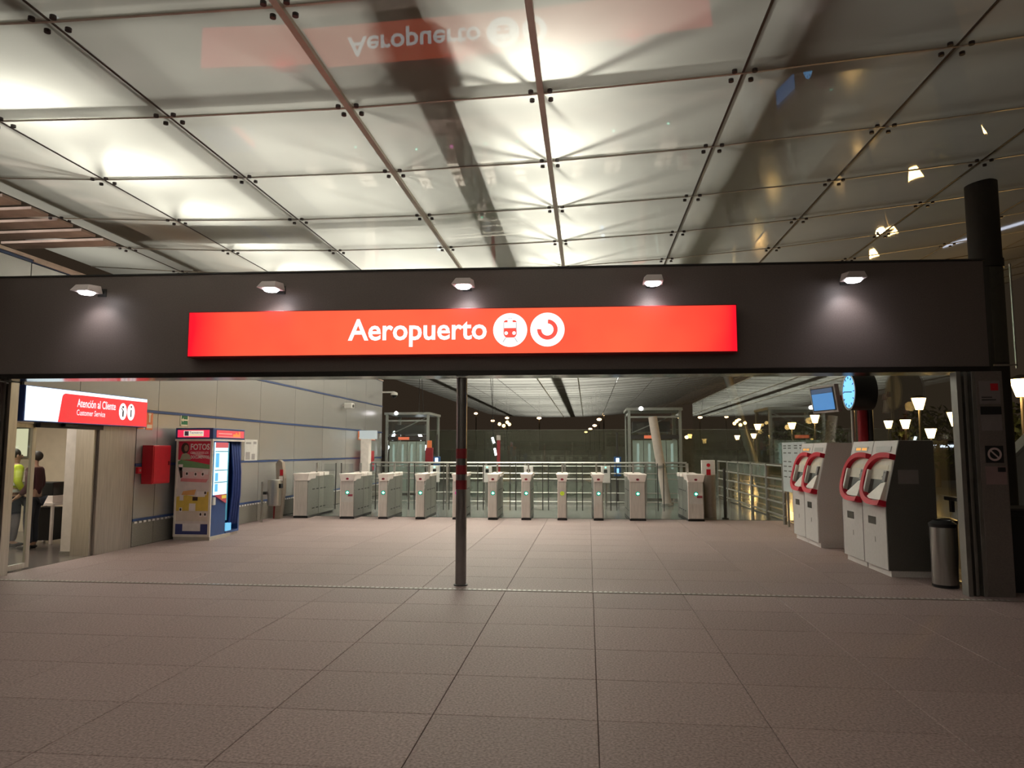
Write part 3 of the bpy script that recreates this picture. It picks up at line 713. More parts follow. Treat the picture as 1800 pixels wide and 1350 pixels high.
GL = [(-6.87,16.66,.34,'leftmost ticket gate without a signal lamp, next to the steel bin',None,False,1.9),
 (-5.70,16.60,.34,'wide ticket gate with green arrow and white sticker on the left','green',True,1.5),
 (-4.83,16.62,.215,'narrow ticket gate with green arrow, third gate from the left','green',False,1.5),
 (-3.94,16.65,.215,'narrow ticket gate with green arrow just left of the magenta cross gate','green',False,1.5),
 (-3.06,16.68,.215,'ticket gate showing a magenta cross, half hidden by the entrance post','magenta',False,1.5),
 (-2.22,16.70,.215,'ticket gate with green arrow just right of the entrance post','green',False,1.5),
 (-1.44,16.73,.215,'ticket gate with green arrow just left of the yellow signal gate','green',False,1.5),
 (-.60,16.76,.215,'ticket gate showing a yellow ring signal','yellow',False,1.5),
 (.24,16.78,.215,'ticket gate with green arrow just right of the yellow signal gate','green',False,1.5),
 (1.14,16.81,.36,'wide ticket gate with green arrow and no sticker, second from the right','green',False,1.5),
 (2.46,16.84,.36,'rightmost ticket gate with green arrow and a white sticker','green',True,1.5)]
for g in GL: gate(g[0], g[1], g[2], g[3], g[4], g[5], g[6])
# glass flaps in each passage belong to their own barrier unit
for i in range(len(GL)-1):
    xa = GL[i][0] + GL[i][2]/2 + .01; xb = GL[i+1][0] - GL[i+1][2]/2 - .065; y0 = (GL[i][1]+GL[i+1][1])/2 + 1.05
    mid = (xa+xb)/2
    t = thing('barrier_flap', 'pair of clear glass flaps closing passage %s of the gate line counted from the left' % ('one','two','three','four','five','six','seven','eight','nine','ten')[i], 'barrier', (mid, y0, 0), 0, 'glass flaps between the gates')
    for s in (-1, 1):
        e = s*(mid - xa) if s > 0 else -(mid - xa)
        build('flap', MB().box(s*.075, e, -.006, .006, .16, 1.28), M_flap, t)
        build('edge_bar', MB().box(s*.060, s*.082, -.012, .012, .14, 1.30), mat('flap_edge', (.06,.058,.055), .45), t)

# ------------------------------------------------------------------ ticket machines
M_mach = mat('machine_grey', (.60,.57,.57), .42, noise=(20,.04)); M_machside = mat('machine_side', (.74,.69,.68), .45, noise=(80,.1)); M_machdark = mat('machine_dark', (.10,.093,.085), .5, noise=(80,.15))
M_ring = mat('machine_ring', (.58,.015,.04), .5, spec=.25); M_plate = mat('machine_plate', (.62,.58,.50), .4); M_scr = mat('machine_screen', (.03,.03,.028), .12)
SV = Vector((.20, 0, .81)).normalized(); NV = Vector((-.81, 0, .20)).normalized()
def S(u, v, h): return Vector((0, u, .93)) + SV*v + NV*h
def slab_on(mb, u0, u1, v0, v1, h0, h1):
    p = [S(u0,v0,h0),S(u1,v0,h0),S(u1,v1,h0),S(u0,v1,h0),S(u0,v0,h1),S(u1,v0,h1),S(u1,v1,h1),S(u0,v1,h1)]
    return mb.add(p, [(0,3,2,1),(4,5,6,7),(0,1,5,4),(1,2,6,5),(2,3,7,6),(3,0,4,7)])
def machine(y, wd, label, lit, dark_side):
    t = thing('ticket_machine', label, 'ticket machine', (3.80, y, 0), 0, 'ticket machines along the glass wall')
    k = wd/.78
    build('plinth', MB().box(.04, .60, .02, wd-.02, 0, .085), M_machside, t)
    build('cabinet', MB().prism([(0,.08),(0,.93),(.20,1.74),(.62,1.74),(.62,.08)], 'y', .012, wd-.006), M_mach, t, bevel=.006)
    build('side_panel', MB().prism([(.008,.08),(.008,.93),(.206,1.735),(.62,1.735),(.62,.08)], 'y', 0, .0125), M_machdark if dark_side else M_machside, t)
    build('gap_seal', MB().prism([(-.003,.09),(-.003,.93),(.197,1.735),(.21,1.735),(.01,.93),(.01,.09)], 'y', wd-.012, wd-.002), mat('seal_violet', (.20,.16,.18), .5), t)
    n = 40; mb = MB(); cu, cv = .20*k, .30
    for i in range(n+1):
        a = math.radians(-112 + 224*i/n); ca, sa = math.cos(a), math.sin(a)
        def se(A, B): return (cu + A*math.copysign(abs(ca)**.82, ca), cv + B*math.copysign(abs(sa)**.82, sa))
        (uo, vo), (ui, vi) = se(.565*k, .355), se(.495*k, .288)
        uo, ui = max(uo, .004), max(ui, .004)
        hh = .075 + .02*max(0, -sa)
        for u_, v_, h_ in ((uo,vo,-.02),(uo,vo,hh),(ui,vi,hh*.9),(ui,vi,-.02)): mb.v.append(tuple(S(u_,v_,h_)))
    for i in range(n):
        for q in range(4): mb.f.append((i*4+q, i*4+(q+1)%4, (i+1)*4+(q+1)%4, (i+1)*4+q)); mb.m.append(0)
    mb.f += [(0,1,2,3), (n*4+3,n*4+2,n*4+1,n*4)]; mb.m += [0,0]
    build('surround', mb, M_ring, t, smooth=True)
    pts = []
    for i in range(25):
        a = math.radians(-112 + 224*i/24); ca, sa = math.cos(a), math.sin(a)
        pts.append(S(max(.03, cu + .50*k*math.copysign(abs(ca)**.82, ca)), cv + .292*math.copysign(abs(sa)**.82, sa), .006))
    pl = build('fascia_plate', MB().flat(pts), M_plate, t, recalc=False)
    build('screen', slab_on(MB(), .17*k, .60*k, .10, .30, .006, .010), M_scr, pl)
    mb = MB(); A = [S(.06*k,.03,.006),S(.58*k,.03,.006),S(.22*k,.26,.006),S(.06*k,.28,.006),S(.06*k,.03,.055),S(.56*k,.03,.05),S(.22*k,.25,.02),S(.06*k,.27,.03)]
    mb.add(A, [(0,3,2,1),(4,5,6,7),(0,1,5,4),(1,2,6,5),(2,3,7,6),(3,0,4,7)])
    build('shelf', mb, mat('machine_shelf', (.74,.70,.66), .35), pl)
    build('card_unit', slab_on(MB(), .08*k, .17*k, .27, .42, .006, .035), mat('card_grey', (.16,.15,.15), .35), pl)
    build('card_slot', slab_on(MB(), .10*k, .15*k, .385, .40, .035, .037), M_black, pl)
    build('coin_slot', slab_on(MB(), .22*k, .25*k, .33, .35, .006, .012), M_black, pl)
    build('instruction_strip', slab_on(MB(), .12*k, .52*k, .44, .50, .006, .008), mat('strip_cream', (.66,.60,.48), .5), pl)
    build('cheek', slab_on(MB(), .61*k, .66*k, .08, .42, .006, .06), M_white, pl)
    build('tray', slab_on(MB(), .10*k, .55*k, -.02, .02, .006, .045), mat('tray_steel', (.45,.40,.40), .35, .5), pl)
    d = build('display_window', slab_on(MB(), (.16*k), .64*k, .68, .752, .0, .006), mat('window_grey', (.34,.33,.33), .3), t)
    if lit:
        mb = MB(); u = .58*k
        for i in range(9):
            if i == 4: u -= .04*k; continue
            slab_on(mb, u-.035*k, u, .698, .735, .006, .008); u -= .045*k
        q = build('display_text', mb, glow('led_orange', (1,.42,.05), 1.8 if lit > 1 else 1.0), d); q['kind'] = 'stuff'
    build('receipt_window', MB().box(-.004, 0, .33*k, .58*k, .63, .73), mat('receipt_dark', (.07,.065,.06), .3), t)
    build('lock', MB().box(-.004, 0, .37*k, .385*k, .40, .47), mat('lock_grey', (.35,.33,.33), .4), t)
    return t
m1 = machine(9.70, .79, 'nearest ticket machine, red rimmed, with dark charcoal side panel', 0, True)
build('side_notice', MB().box(.17,.42,-.004,0,1.18,1.36), M_paper, m1); 
machine(10.49, .79, 'red rimmed ticket machine of the near pair with orange display, left of the nearest one', 1, True)
machine(12.47, .71, 'right machine of the far pair of red rimmed ticket machines', 0, False)
machine(13.18, .71, 'farthest red rimmed ticket machine with bright orange display', 2, False)

# clock on its red pole with a monitor
cl = thing('station_clock', 'red pole with blue lit round station clock and dark rim', 'clock', (4.22, 11.48, 0))
build('pole', MB().lathe([(.075,0),(.075,2.95)], 18), mat('pole_red', (.30,.012,.02), .3), cl, smooth=True)
build('side_tube', MB().tube((-.12,.06,0),(-.12,.06,2.95),.028,10), M_steel, cl, smooth=True)
build('dark_tube', MB().tube((.10,-.03,0),(.10,-.03,2.95),.045,10), M_black, cl, smooth=True)
hd = build('clock_case', MB().tube((-.20,-.05,2.51),(.12,-.05,2.51),.285,36), M_black, cl, smooth=True)
ax = Vector((1,0,0)); bx_ = Vector((0,1,0))
fc = Vector((-.20,-.05,2.51)) - ax*.004
def cdisc(r, off, n=36, r0=0):
    mb = MB(); c = fc - ax*off
    for i in range(n):
        p, q = 2*PI*i/n, 2*PI*(i+1)/n
        P_ = lambda r_, a: c + bx_*(r_*math.cos(a)) + Vector((0,0,1))*(r_*math.sin(a))
        if r0: mb.flat([P_(r,p),P_(r,q),P_(r0,q),P_(r0,p)])
        else: mb.flat([c, P_(r,p), P_(r,q)])
    return mb
fcd = build('clock_face', cdisc(.25, 0), glow('clock_light', (.16,.52,1.0), 1.5), cl, recalc=False)
build('rim', cdisc(.285, .003, 36, .255), M_steel, cl, recalc=False)
for i in range(12):
    a = 2*PI*i/12; mb = MB(); c = fc - ax*.003
    q0 = c + bx_*(.235*math.cos(a)) + Vector((0,0,.235*math.sin(a))); q1 = c + bx_*(.20*math.cos(a)) + Vector((0,0,.20*math.sin(a)))
    build('hour_mark', MB().tube(q0, q1, .007, 5), M_black, fcd)
for nm, a, l_ in (('hour_hand', math.radians(185), .13), ('minute_hand', math.radians(4), .19)):
    c = fc - ax*.005; build(nm, MB().tube(c, c + bx_*(l_*math.cos(a)) + Vector((0,0,l_*math.sin(a))), .008, 5), M_black, fcd)
mo = thing('info_monitor', 'tilted grey monitor with plain blue screen beside the clock pole', 'monitor', (4.07, 12.15, 2.24), 0)
mo.rotation_euler = (0, math.radians(-8), math.radians(16))
build('case', MB().box(0,.08,-.05,.66,0,.46), mat('monitor_grey', (.42,.38,.37), .4), mo, bevel=.01)
build('bezel', MB().box(-.006,.0,-.01,.62,.035,.425), M_black, mo)
build('screen', MB().box(-.010,-.006,.02,.60,.05,.33), glow('screen_blue', (.06,.24,.55), .95), mo)
build('screen_bar', MB().box(-.010,-.006,.02,.60,.335,.41), glow('screen_navy', (.05,.10,.20), .7), mo)
build('bracket', MB().box(.07,.16,-.64,.06,.18,.26), M_darkred, mo)

# timetable board, railing on the right
tb = thing('timetable_board', 'pale timetable board on the railing behind the far ticket machines', 'notice board', (4.18, 14.35, .75))
build('board', MB().box(0,.03,0,1.62,0,1.03), mat('board_pale', (.46,.50,.52), .45), tb, bevel=.004)
mb = MB()
for z in (.95,.90,.80,.62,.52,.42,.30): 
    for y0 in (.12,.5,.95,1.3): mb.box(-.002,0,y0,y0+.22,z,z+.022)
q = build('print', mb, M_black, tb); q['kind'] = 'stuff'
for y0 in (.1, 1.5): build('leg', MB().tube((.06,y0,-.75),(.06,y0,1.0),.025,8), M_gateside, tb, smooth=True)
rl = thing('side_railing', 'steel post and rail barrier along the right glass wall', 'railing', (4.28, 16.3, 0))
for y0 in (0.0, 1.5, 3.1, 4.7, 6.3, 7.9): build('post', MB().tube((0,y0,0),(0,y0,1.30),.042,12), M_gateside, rl, smooth=True)
for z in (.17,.45,.71,.97,1.27): build('rail', MB().tube((0,-.1,z),(0,8.0,z),.022,8), M_steel, rl, smooth=True)
for a in (1.6, 3.2, 4.8): build('glass_infill', MB().box(-.006,.006,a,a+1.4,1.0,1.25), M_greenpane, rl)

# litter bins and totems
bn = thing('litter_bin', 'round brushed steel litter bin with black rim by the right jamb', 'bin', (4.20, 9.10, 0))
build('drum', MB().lathe([(.135,.03),(.14,.05),(.14,.70),(.135,.72)], 28), mat('bin_steel', (.40,.39,.37), .30, .9, noise=(30,.1), stretch=(1,1,.05)), bn, smooth=True)
build('foot', MB().lathe([(.13,0),(.142,.01),(.142,.035)], 28), M_black, bn, smooth=True)
build('rim', MB().lathe([(.145,.70),(.150,.74),(.10,.78),(.09,.76)], 28), M_black, bn, smooth=True)
bk = thing('black_bin', 'black plastic bin liner stand just behind the steel litter bin', 'bin', (4.36, 9.34, 0))
build('drum', MB().lathe([(.09,0),(.11,.35),(.115,.72)], 16), M_black, bk, smooth=True); build('lid', MB().lathe([(.125,.72),(.12,.76),(.05,.79)], 16), M_black, bk, smooth=True)
pu = thing('push_bar', 'black horizontal push bar across the right glass pane above the bins', 'bar', (4.47, 9.0, .99))
build('bar', MB().box(-.03,.01,-.05,.55,0,.05), M_black, pu, bevel=.01); build('mount', MB().box(-.01,.025,.0,.05,-.14,.05), M_black, pu); build('mount', MB().box(-.01,.025,.40,.46,-.14,.05), M_black, pu)
bc = thing('black_cabinet', 'black metal cabinet outside, right of the entrance pier', 'cabinet', (4.86, 8.95, 0))
build('case', MB().box(-.17,.45,-.15,.35,.0,.92), M_black, bc, bevel=.01); build('door', MB().box(-.15,.43,-.158,-.15,.06,.86), M_black, bc); build('top', MB().box(-.18,.46,-.16,.36,.92,.945), M_dark, bc)
sp_ = thing('stair_parapet', 'sloping pale parapet seen behind the black cabinet at the right edge', 'parapet', (5.5, 10.85, -.14))
build('slab', MB().prism([(.0,0),(.0,1.10),(1.0,2.10),(1.6,2.10),(1.6,0)], 'y', 0, .25), mat('parapet_grey', (.40,.43,.44), .5), sp_, bevel=.01)
build('coping', MB().prism([(-.02,1.10),(1.0,2.12),(1.0,2.17),(-.02,1.15)], 'y', -.02, .27), mat('parapet_cap', (.34,.36,.36), .4), sp_)

sb = thing('hanging_bin', 'steel drum litter bin hung on a thin post by the left wall', 'bin', (-7.36, 15.62, 0))
build('post', MB().box(-.02,.02,-.02,.02,0,.90), M_steel, sb)
build('drum', MB().lathe([(.13,.36),(.15,.38),(.15,.92),(.14,.95)], 22, (.22,.15)), M_steel, sb, smooth=True)
build('bracket', MB().box(0,.10,0,.1,.62,.68), M_dark, sb)
build('ashtray', MB().box(.30,.40,.08,.2,.76,.86), M_black, sb)
tt = thing('validator_totem', 'tall curved brown steel totem with red strip beside the leftmost gate', 'totem', (-7.34, 16.45, 0))
pr = [(-.09,0),(.05,0),(.11,.55),(.12,.95),(.06,1.34),(-.02,1.40),(-.10,1.30),(-.06,.7)]
build('shell', MB().prism(pr, 'y', 0, .16), mat('totem_brown', (.36,.30,.25), .4, .5), tt, bevel=.01)
build('red_strip', MB().box(-.13,-.09,.02,.14,0,.55), M_darkred, tt); build('red_panel', MB().box(.02,.10,-.012,-.002,1.02,1.16), M_red, tt); build('pale_panel', MB().box(.0,.09,-.012,-.002,.90,1.0), M_cream, tt)
hp = thing('help_point', 'steel help point with white head panel and red figure behind the rightmost gate', 'help point', (2.92, 17.9, 0))
build('column', MB().lathe([(.17,0),(.17,1.02)], 20), mat('help_brown', (.34,.30,.26), .35, .7), hp, smooth=True)
build('head', MB().box(-.16,.16,-.06,.06,1.02,1.38), M_white, hp, bevel=.01); build('button', MB().tube((0,-.07,1.26),(0,-.06,1.26),.045,14), M_red, hp); build('figure', MB().box(-.05,.05,-.068,-.06,.98,1.16), M_red, hp)
ps = thing('dark_post', 'slim dark post standing right of the help point', 'post', (3.25, 17.6, 0))
build('shaft', MB().tube((0,0,0),(0,0,1.18),.035,12), M_dark, ps, smooth=True); build('foot', MB().tube((0,0,0),(0,0,.02),.08,14), M_dark, ps)
wp = thing('wall_column', 'pale square column at the far end of the left wall', 'column', (-7.3, 23.0, 0))
build('shaft', MB().box(-.14,.14,-.14,.14,.06,2.0), M_cream, wp, bevel=.01); build('foot', MB().box(-.16,.16,-.16,.16,0,.06), M_gateside, wp); build('lamp_box', MB().box(-.2,.35,-.1,.1,2.0,2.28), glow('soft_white', (.80,.88,.85), .55), wp)

# ------------------------------------------------------------------ balustrade and glass screen behind the gates
bl = thing('stair_balustrade', 'long steel handrail balustrade with green glass panels behind the gates', 'balustrade', (-6.8, 22, 0))
for i in range(9): build('post', MB().box(i*1.22-.03, i*1.22+.03, -.03, .03, 0, 1.22), M_steel, bl)
for z, r in ((1.24,.030),(1.14,.018),(.92,.018),(.75,.018),(.33,.018),(.06,.018)): build('rail', MB().tube((0,0,z),(9.76,0,z),r,8), M_steel, bl, smooth=True)
for i in range(2, 6): build('glass_panel', MB().box(i*1.22+.05,(i+1)*1.22-.05,.03,.04,.18,.66), M_greenpane, bl)
for i, x in enumerate((-4.45, -2.9, -1.7, .5)):
    t = thing('exit_reader', ('exit card reader on the left end of the balustrade', 'exit card reader left of the entrance post line', 'exit card reader near the middle of the balustrade', 'grey exit card reader right of the yellow signal gate')[i], 'card reader', (x, 20.6, 0))
    build('stem', MB().tube((0,0,0),(0,0,.70),.035,10), M_gateside, t, smooth=True); build('head', MB().box(-.13,.13,-.06,.06,.70,1.18), M_machside, t, bevel=.01); build('reader', MB().box(-.05,.05,-.068,-.06,.98,1.08), M_black, t); build('lamp', MB().box(-.02,.02,-.07,-.066,1.12,1.15), glow('reader_green', (.2,1,.6), 4), t)
fg = structure('wall_back')
xs = [-9 + 1.3*i for i in range(13)]
for a, b in zip(xs[:-1], xs[1:]):
    build('pane', MB().box(a+.008,b-.008,40,40.016,1.93,2.78), M_glassfar, fg); build('pane', MB().box(a+.008,b-.008,40,40.016,.02,1.91), M_glassfar, fg)
build('top_rail', MB().box(-9,6.6,39.99,40.03,2.78,2.80), M_gateside, fg)
build('dark_bank', MB().box(-30, 30, 78, 79, -.2, 1.7), mat('bank', (.12,.10,.085), .9, noise=(1.5,.4)), fg)

def lift(label, x0, x1, y0):
    t = thing('glass_lift', label, 'lift', (x0, y0, 0)); W = x1 - x0; D = 1.9; Hh = 2.95
    for a in (0, W-.09):
        for b in (0, D-.09): build('post', MB().box(a,a+.09,b,b+.09,0,Hh), mat('lift_post', (.36,.38,.36), .35, .6), t)
    build('roof', MB().box(-.04,W+.04,-.04,D+.04,Hh,Hh+.09), MATS['lift_post'], t)
    build('header', MB().box(.09,W-.09,.01,.07,2.0,2.14), M_dark, t); build('header', MB().box(.09,W-.09,.01,.07,2.70,2.76), MATS['lift_post'], t)
    build('pane', MB().box(.09,W-.09,.03,.045,2.16,2.70), M_flap, t)
    for a in (.02, W-.035): build('pane', MB().box(a,a+.015,.09,D-.09,.05,2.9), M_flap, t)
    build('brace', MB().tube((.12,.12,2.2),(W-.12,.12,2.85),.018,6), MATS['lift_post'], t)
    build('machine_box', MB().box(.2,W-.3,.6,1.3,2.25,2.6), M_dark, t)
    M_dr = mat('lift_door', (.34,.42,.38), .3, .3)
    n = 4
    for i in range(n): build('door_leaf', MB().box(.14+i*(W-.28)/n+.01,.14+(i+1)*(W-.28)/n-.01,.05,.09,.05,1.96), M_dr, t)
    for i in range(n): build('door_light', MB().box(.14+(i+.5)*(W-.28)/n-.04,.14+(i+.5)*(W-.28)/n+.04,.045,.05,1.0,1.85), glow('lift_glow', (.62,.85,.70), .35), t)
    build('indicator', MB().box(W*.3,W*.55,-.01,.01,2.02,2.12), glow('lift_orange', (.8,.16,.06), .8), t)
    build('top_lamp', MB().ball((W*.25,-.05,Hh+.06),.07,10), glow('lift_lamp', (1,.95,.98), 9), t)
    return t
lift('glass lift shaft behind the right hand ticket gates', 1.34, 3.10, 24.0)
lift('glass lift shaft beside the end corner of the left wall', -7.5, -5.85, 25.95)
def slant(label, p0, p1, r, m):
    t = thing('slanted_column', label, 'column', p0); d = Vector(p1) - Vector(p0)
    build('shaft', MB().tube((0,0,0), d, r, 16), m, t, smooth=True); build('collar', MB().tube(d*.42, d*.45, r*1.12, 16), M_gateside, t, smooth=True); build('foot', MB().tube((0,0,0), d*.03, r*1.4, 16), M_gateside, t, smooth=True)
slant('leaning pale steel column in front of the glass lift', (2.32, 21.5, 0), (1.93, 21.5, 2.62), .13, mat('slant_beige', (.46,.40,.36), .45))
slant('leaning grey column far outside the right glass wall', (6.4, 27, -.14), (5.2, 27, 4.4), .16, M_gateside)
# signal masts; glass reflections of tubes modelled as glowing lamps
for lab, x, y, z in (('slim mast with blue glowing sign left of the entrance post', -4.95, 23.2, 2.15), ('slim mast with blue glowing sign right of the yellow signal gate', .95, 23.2, 2.2)):
    t = thing('signal_mast', lab, 'mast', (x, y, 0)); build('mast', MB().tube((0,0,0),(0,0,z),.035,10), M_dark, t, smooth=True); build('blue_sign', MB().box(-.11,.11,-.05,.05,.80,1.42), mat('mast_blue', (.02,.08,.25), .4), t, bevel=.01)
    build('white_mark', MB().box(-.05,.05,-.054,-.05,1.20,1.38), glow('mast_white', (.75,.92,1), 2.2), t); build('lower_mark', MB().box(-.04,.04,-.054,-.05,.90,1.05), glow('mast_cyan', (.3,.65,1), 1.6), t)
for i, (lab, a, b) in enumerate((('upper slanted white tube reflection, modelled as a lamp near the left lift', (-6.98,29,2.42), (-6.82,29,2.06)), ('lower slanted white tube reflection, modelled as a lamp near the left lift', (-6.70,29,1.82), (-6.50,29,1.45)), ('upper white tube reflection, modelled as a lamp behind the glass right of the post', (-4.02,30,2.18), (-3.94,30,1.94)), ('lower white tube reflection, modelled as a lamp behind the glass right of the post', (-3.92,30,1.72), (-3.86,30,1.42)))):
    t = thing('tube_reflection', lab, 'lamp', a, 0, 'slanted tube reflections modelled by the stairs'); d = Vector(b) - Vector(a)
    build('tube', MB().tube((0,0,0), d, .065 if i < 2 else .045, 10), M_tube, t); build('batten', MB().tube(Vector((0,.09,0)), d + Vector((0,.09,0)), .05, 8), M_gateside, t); build('drop_rod', MB().tube((0,.09,0),(-.2*(i%2),.09,zc(a[0])-a[2]-.03),.012,6), M_dark, t)  # batten and rod added to hang the modelled reflection
rp_ = thing('red_totem', 'slim dark red totem behind the balustrade right of the post', 'totem', (-3.25, 26, 0))
build('body', MB().box(-.06,.06,-.05,.05,0,2.0), M_darkred, rp_, bevel=.01); build('cap', MB().box(-.07,.07,-.06,.06,2.0,2.18), mat('totem_pale', (.34,.30,.27), .5), rp_)
rc = thing('red_call_box', 'small red call box on a pale post left of the entrance post', 'call box', (-5.65, 25.2, 0))
build('post', MB().box(-.06,.06,-.04,.04,0,1.2), M_gateside, rc); build('box', MB().box(-.13,.13,-.08,.08,1.2,1.72), M_darkred, rc, bevel=.01); build('sign', MB().box(-.08,.08,-.02,.02,1.72,1.98), M_orange, rc)

# ------------------------------------------------------------------ outside: roof column, lanterns, trees, far lights
rcx = thing('roof_column', 'dark round roof column rising above the right end of the fascia', 'column', (5.62, 10.5, -.14))
M_colm = mat('column_dark', (.035,.032,.026), .6)
build('shaft', MB().lathe([(.205,0),(.205,5.545)], 20), M_colm, rcx, smooth=True)
build('base_ring', MB().lathe([(.26,0),(.26,.10),(.21,.14)], 20), M_colm, rcx, smooth=True)
build('collar', MB().lathe([(.22,4.30),(.22,4.42)], 20), M_colm, rcx, smooth=True)
LN = [(9.0,15.8,2.93,'bright lantern at the right picture edge, nearest of the street lanterns'),(10.4,23.6,3.10,'large street lantern right of the clock seen through the glass'),(9.6,19.75,2.45,'street lantern close to the right door jamb'),(13.0,30.8,2.72,'street lantern low behind the near ticket machines, left of two'),(14.5,36.2,2.9,'small street lantern directly above the nearest ticket machine'),(13.2,29.1,2.3,'small dim lantern between jamb and clock'),(10.5,34.3,3.1,'street lantern left of the monitor'),(12.0,43.5,3.1,'street lantern seen over the timetable board'),(10.8,46.8,3.15,'pale street lantern near the help point'),(13.0,64.0,2.8,'left of the two tiny yellow lanterns beyond the right lift'),(13.5,60.0,2.85,'right of the two tiny yellow lanterns beyond the right lift')]
for x, y, z, lab in LN:
    t = thing('street_lantern', lab, 'street lamp', (x, y, -.14), 0, 'street lanterns outside the glass wall')
    h = z + .14; s = 1.0 if y < 40 else 1.15
    build('pole', MB().tube((0,0,0),(0,0,h-.20),.05,10,.035), M_colm, t, smooth=True)
    build('lamp_glass', MB().lathe([(.10*s,h-.20),(.20*s,h+.16)], 14), M_warm, t, smooth=True)
    if y in (15.8, 23.6, 34.3, 43.5, 60.0): point('lantern_light', (-.3, 0, h-.1), 180, (1,.58,.20), .15, t)
    build('lamp_cap', MB().lathe([(.23*s,h+.16),(.20*s,h+.20),(.04,h+.26)], 14), M_colm, t, smooth=True)
def tree(x, y, h, r, lab, n=900):
    t = thing('street_tree', lab, 'tree', (x, y, -.14), 0, 'trees outside the glass wall')
    build('trunk', MB().tube((0,0,0),(0.1,0,h*.6),.13,8,.07), mat('bark', (.10,.07,.05), .9, noise=(12,.3)), t, smooth=True)
    mb = MB(); rnd = random.Random(int(x*10+y))
    for i in range(n):
        while True:
            p = Vector((rnd.uniform(-1,1), rnd.uniform(-1,1), rnd.uniform(-1,1)))
            if .35 < p.length < 1: break
        c = Vector((p.x*r, p.y*r, h*.62 + p.z*r*.8)); a = Vector((rnd.gauss(0,1), rnd.gauss(0,1), rnd.gauss(0,1))).normalized(); b = a.orthogonal().normalized(); q = rnd.uniform(.12,.22)
        mb.flat([c - a*q, c + b*q*.5, c + a*q, c - b*q*.5])
    f = build('foliage', mb, mat('leaf', (.055,.075,.025), .7, noise=(3,.3)), t, recalc=False); f['kind'] = 'stuff'
for x, y, h, r, lab in ((15,27,3.4,1.7,'low street tree right of the clock behind the glass'),(17,37,3.8,2.0,'street tree behind the small lanterns'),(14.5,47,3.6,1.9,'street tree seen left of the monitor'),(16,58,3.8,2.2,'far street tree beyond the railing'),(12.5,21.5,2.9,1.3,'street tree nearest the right door jamb')): tree(x, y, h, r, lab)
t = thing('reflection_block', 'far low building added to carry thin white strips of reflected tubes', 'building', (20, 45, -.14), math.radians(12))
build('wall', MB().box(0,22,0,6,0,2.2), mat('block_wall', (.10,.09,.08), .8), t); build('roof', MB().box(-.2,22.2,-.3,6.2,2.2,2.4), M_dark, t)
for i in range(6): build('reflection_strip', MB().box(.6+i*3.5,3.6+i*3.5,-.06,0,1.96,2.12), glow('reflection_white', (.75,.82,1), 1.6), t)  # glowing strips stand in for reflections of fluorescent tubes
# far street lights across the tracks
FAR = [(-13.3,118,7.1,'far left street light beyond the ceiling edge'),(-16.5,124,6.9,'second far street light left of the post'),(-19.5,124,8.2,'third far street light left of the post'),(-7.0,104,6.4,'single orange street light beyond the glass screen'),(2.0,88,6.1,'nearest of the row of five far street lights'),(1.6,98,5.9,'second of the row of five far street lights'),(1.1,110,5.5,'third of the row of five far street lights'),(.5,124,5.4,'fourth of the row of five far street lights'),(-.3,140,5.3,'farthest of the row of five far street lights')]
for x, y, z, lab in FAR:
    t = thing('far_street_light', lab, 'street lamp', (x, y, -.14), 0, 'far street lights across the tracks')
    build('pole', MB().tube((0,0,0),(0,0,z+.1),.09,8), M_colm, t); build('lamp_head', MB().ball((0,-.3,z+.14),.26,8,1.3,1,.7), glow('far_lamp', (1,.62,.30), 9), t); build('arm', MB().box(-.05,.05,-.35,.05,z+.08,z+.16), M_colm, t)
t = thing('floodlight_mast', 'far mast with a cluster of four orange floodlights', 'street lamp', (-11.6, 100, -.14))
build('mast', MB().tube((0,0,0),(0,0,5.6),.1,8), M_colm, t)
for dx, dz in ((-.75,.0),(.35,.25),(-.15,-.25),(.65,-.05)): build('floodlight', MB().ball((dx,-.2,5.55+dz),.24,8), glow('flood_lamp', (1,.60,.22), 9), t)

# ------------------------------------------------------------------ office furniture and people
ow = thing('office_window', 'pale yellow lit window high on the office back wall', 'window', (-11.75, 13.27, 1.5))
build('pane', MB().box(0,.55,0,.02,0,.55), glow('office_pane', (1,.93,.62), .75), ow); build('frame', MB().box(-.04,.0,-.02,.02,-.04,.59).box(.55,.59,-.02,.02,-.04,.59).box(0,.55,-.02,.02,-.04,0).box(0,.55,-.02,.02,.55,.59), M_gateside, ow)
dk = thing('office_stand', 'dark side stand with pale legs inside the office', 'table', (-9.45, 11.75, 0))
build('top', MB().box(-.25,.25,-.22,.22,.66,.70), M_cream, dk)
for a in (-.22,.22):
    for b in (-.19,.19): build('leg', MB().box(a-.02,a+.02,b-.02,b+.02,0,.66), M_cream, dk)
build('box_shelf', MB().box(-.19,.19,-.16,.16,.06,.62), M_black, dk)
pt = thing('office_printer', 'black desktop printer on the office stand', 'printer', (-9.45, 11.75, .70))
build('body', MB().box(-.20,.20,-.17,.17,0,.13), M_cream, pt, bevel=.01); build('hood', MB().box(-.19,.19,-.17,.17,.13,.36), M_black, pt, bevel=.015)
rb = thing('red_file', 'small red folder lying on the office partition shelf', 'folder', (-8.95, 11.85, 0))
build('shelf_post', MB().box(-.12,.12,-.04,.04,0,1.0), M_cream, rb); build('folder', MB().box(-.15,.12,-.08,.08,1.0,1.08), M_red, rb, bevel=.01)

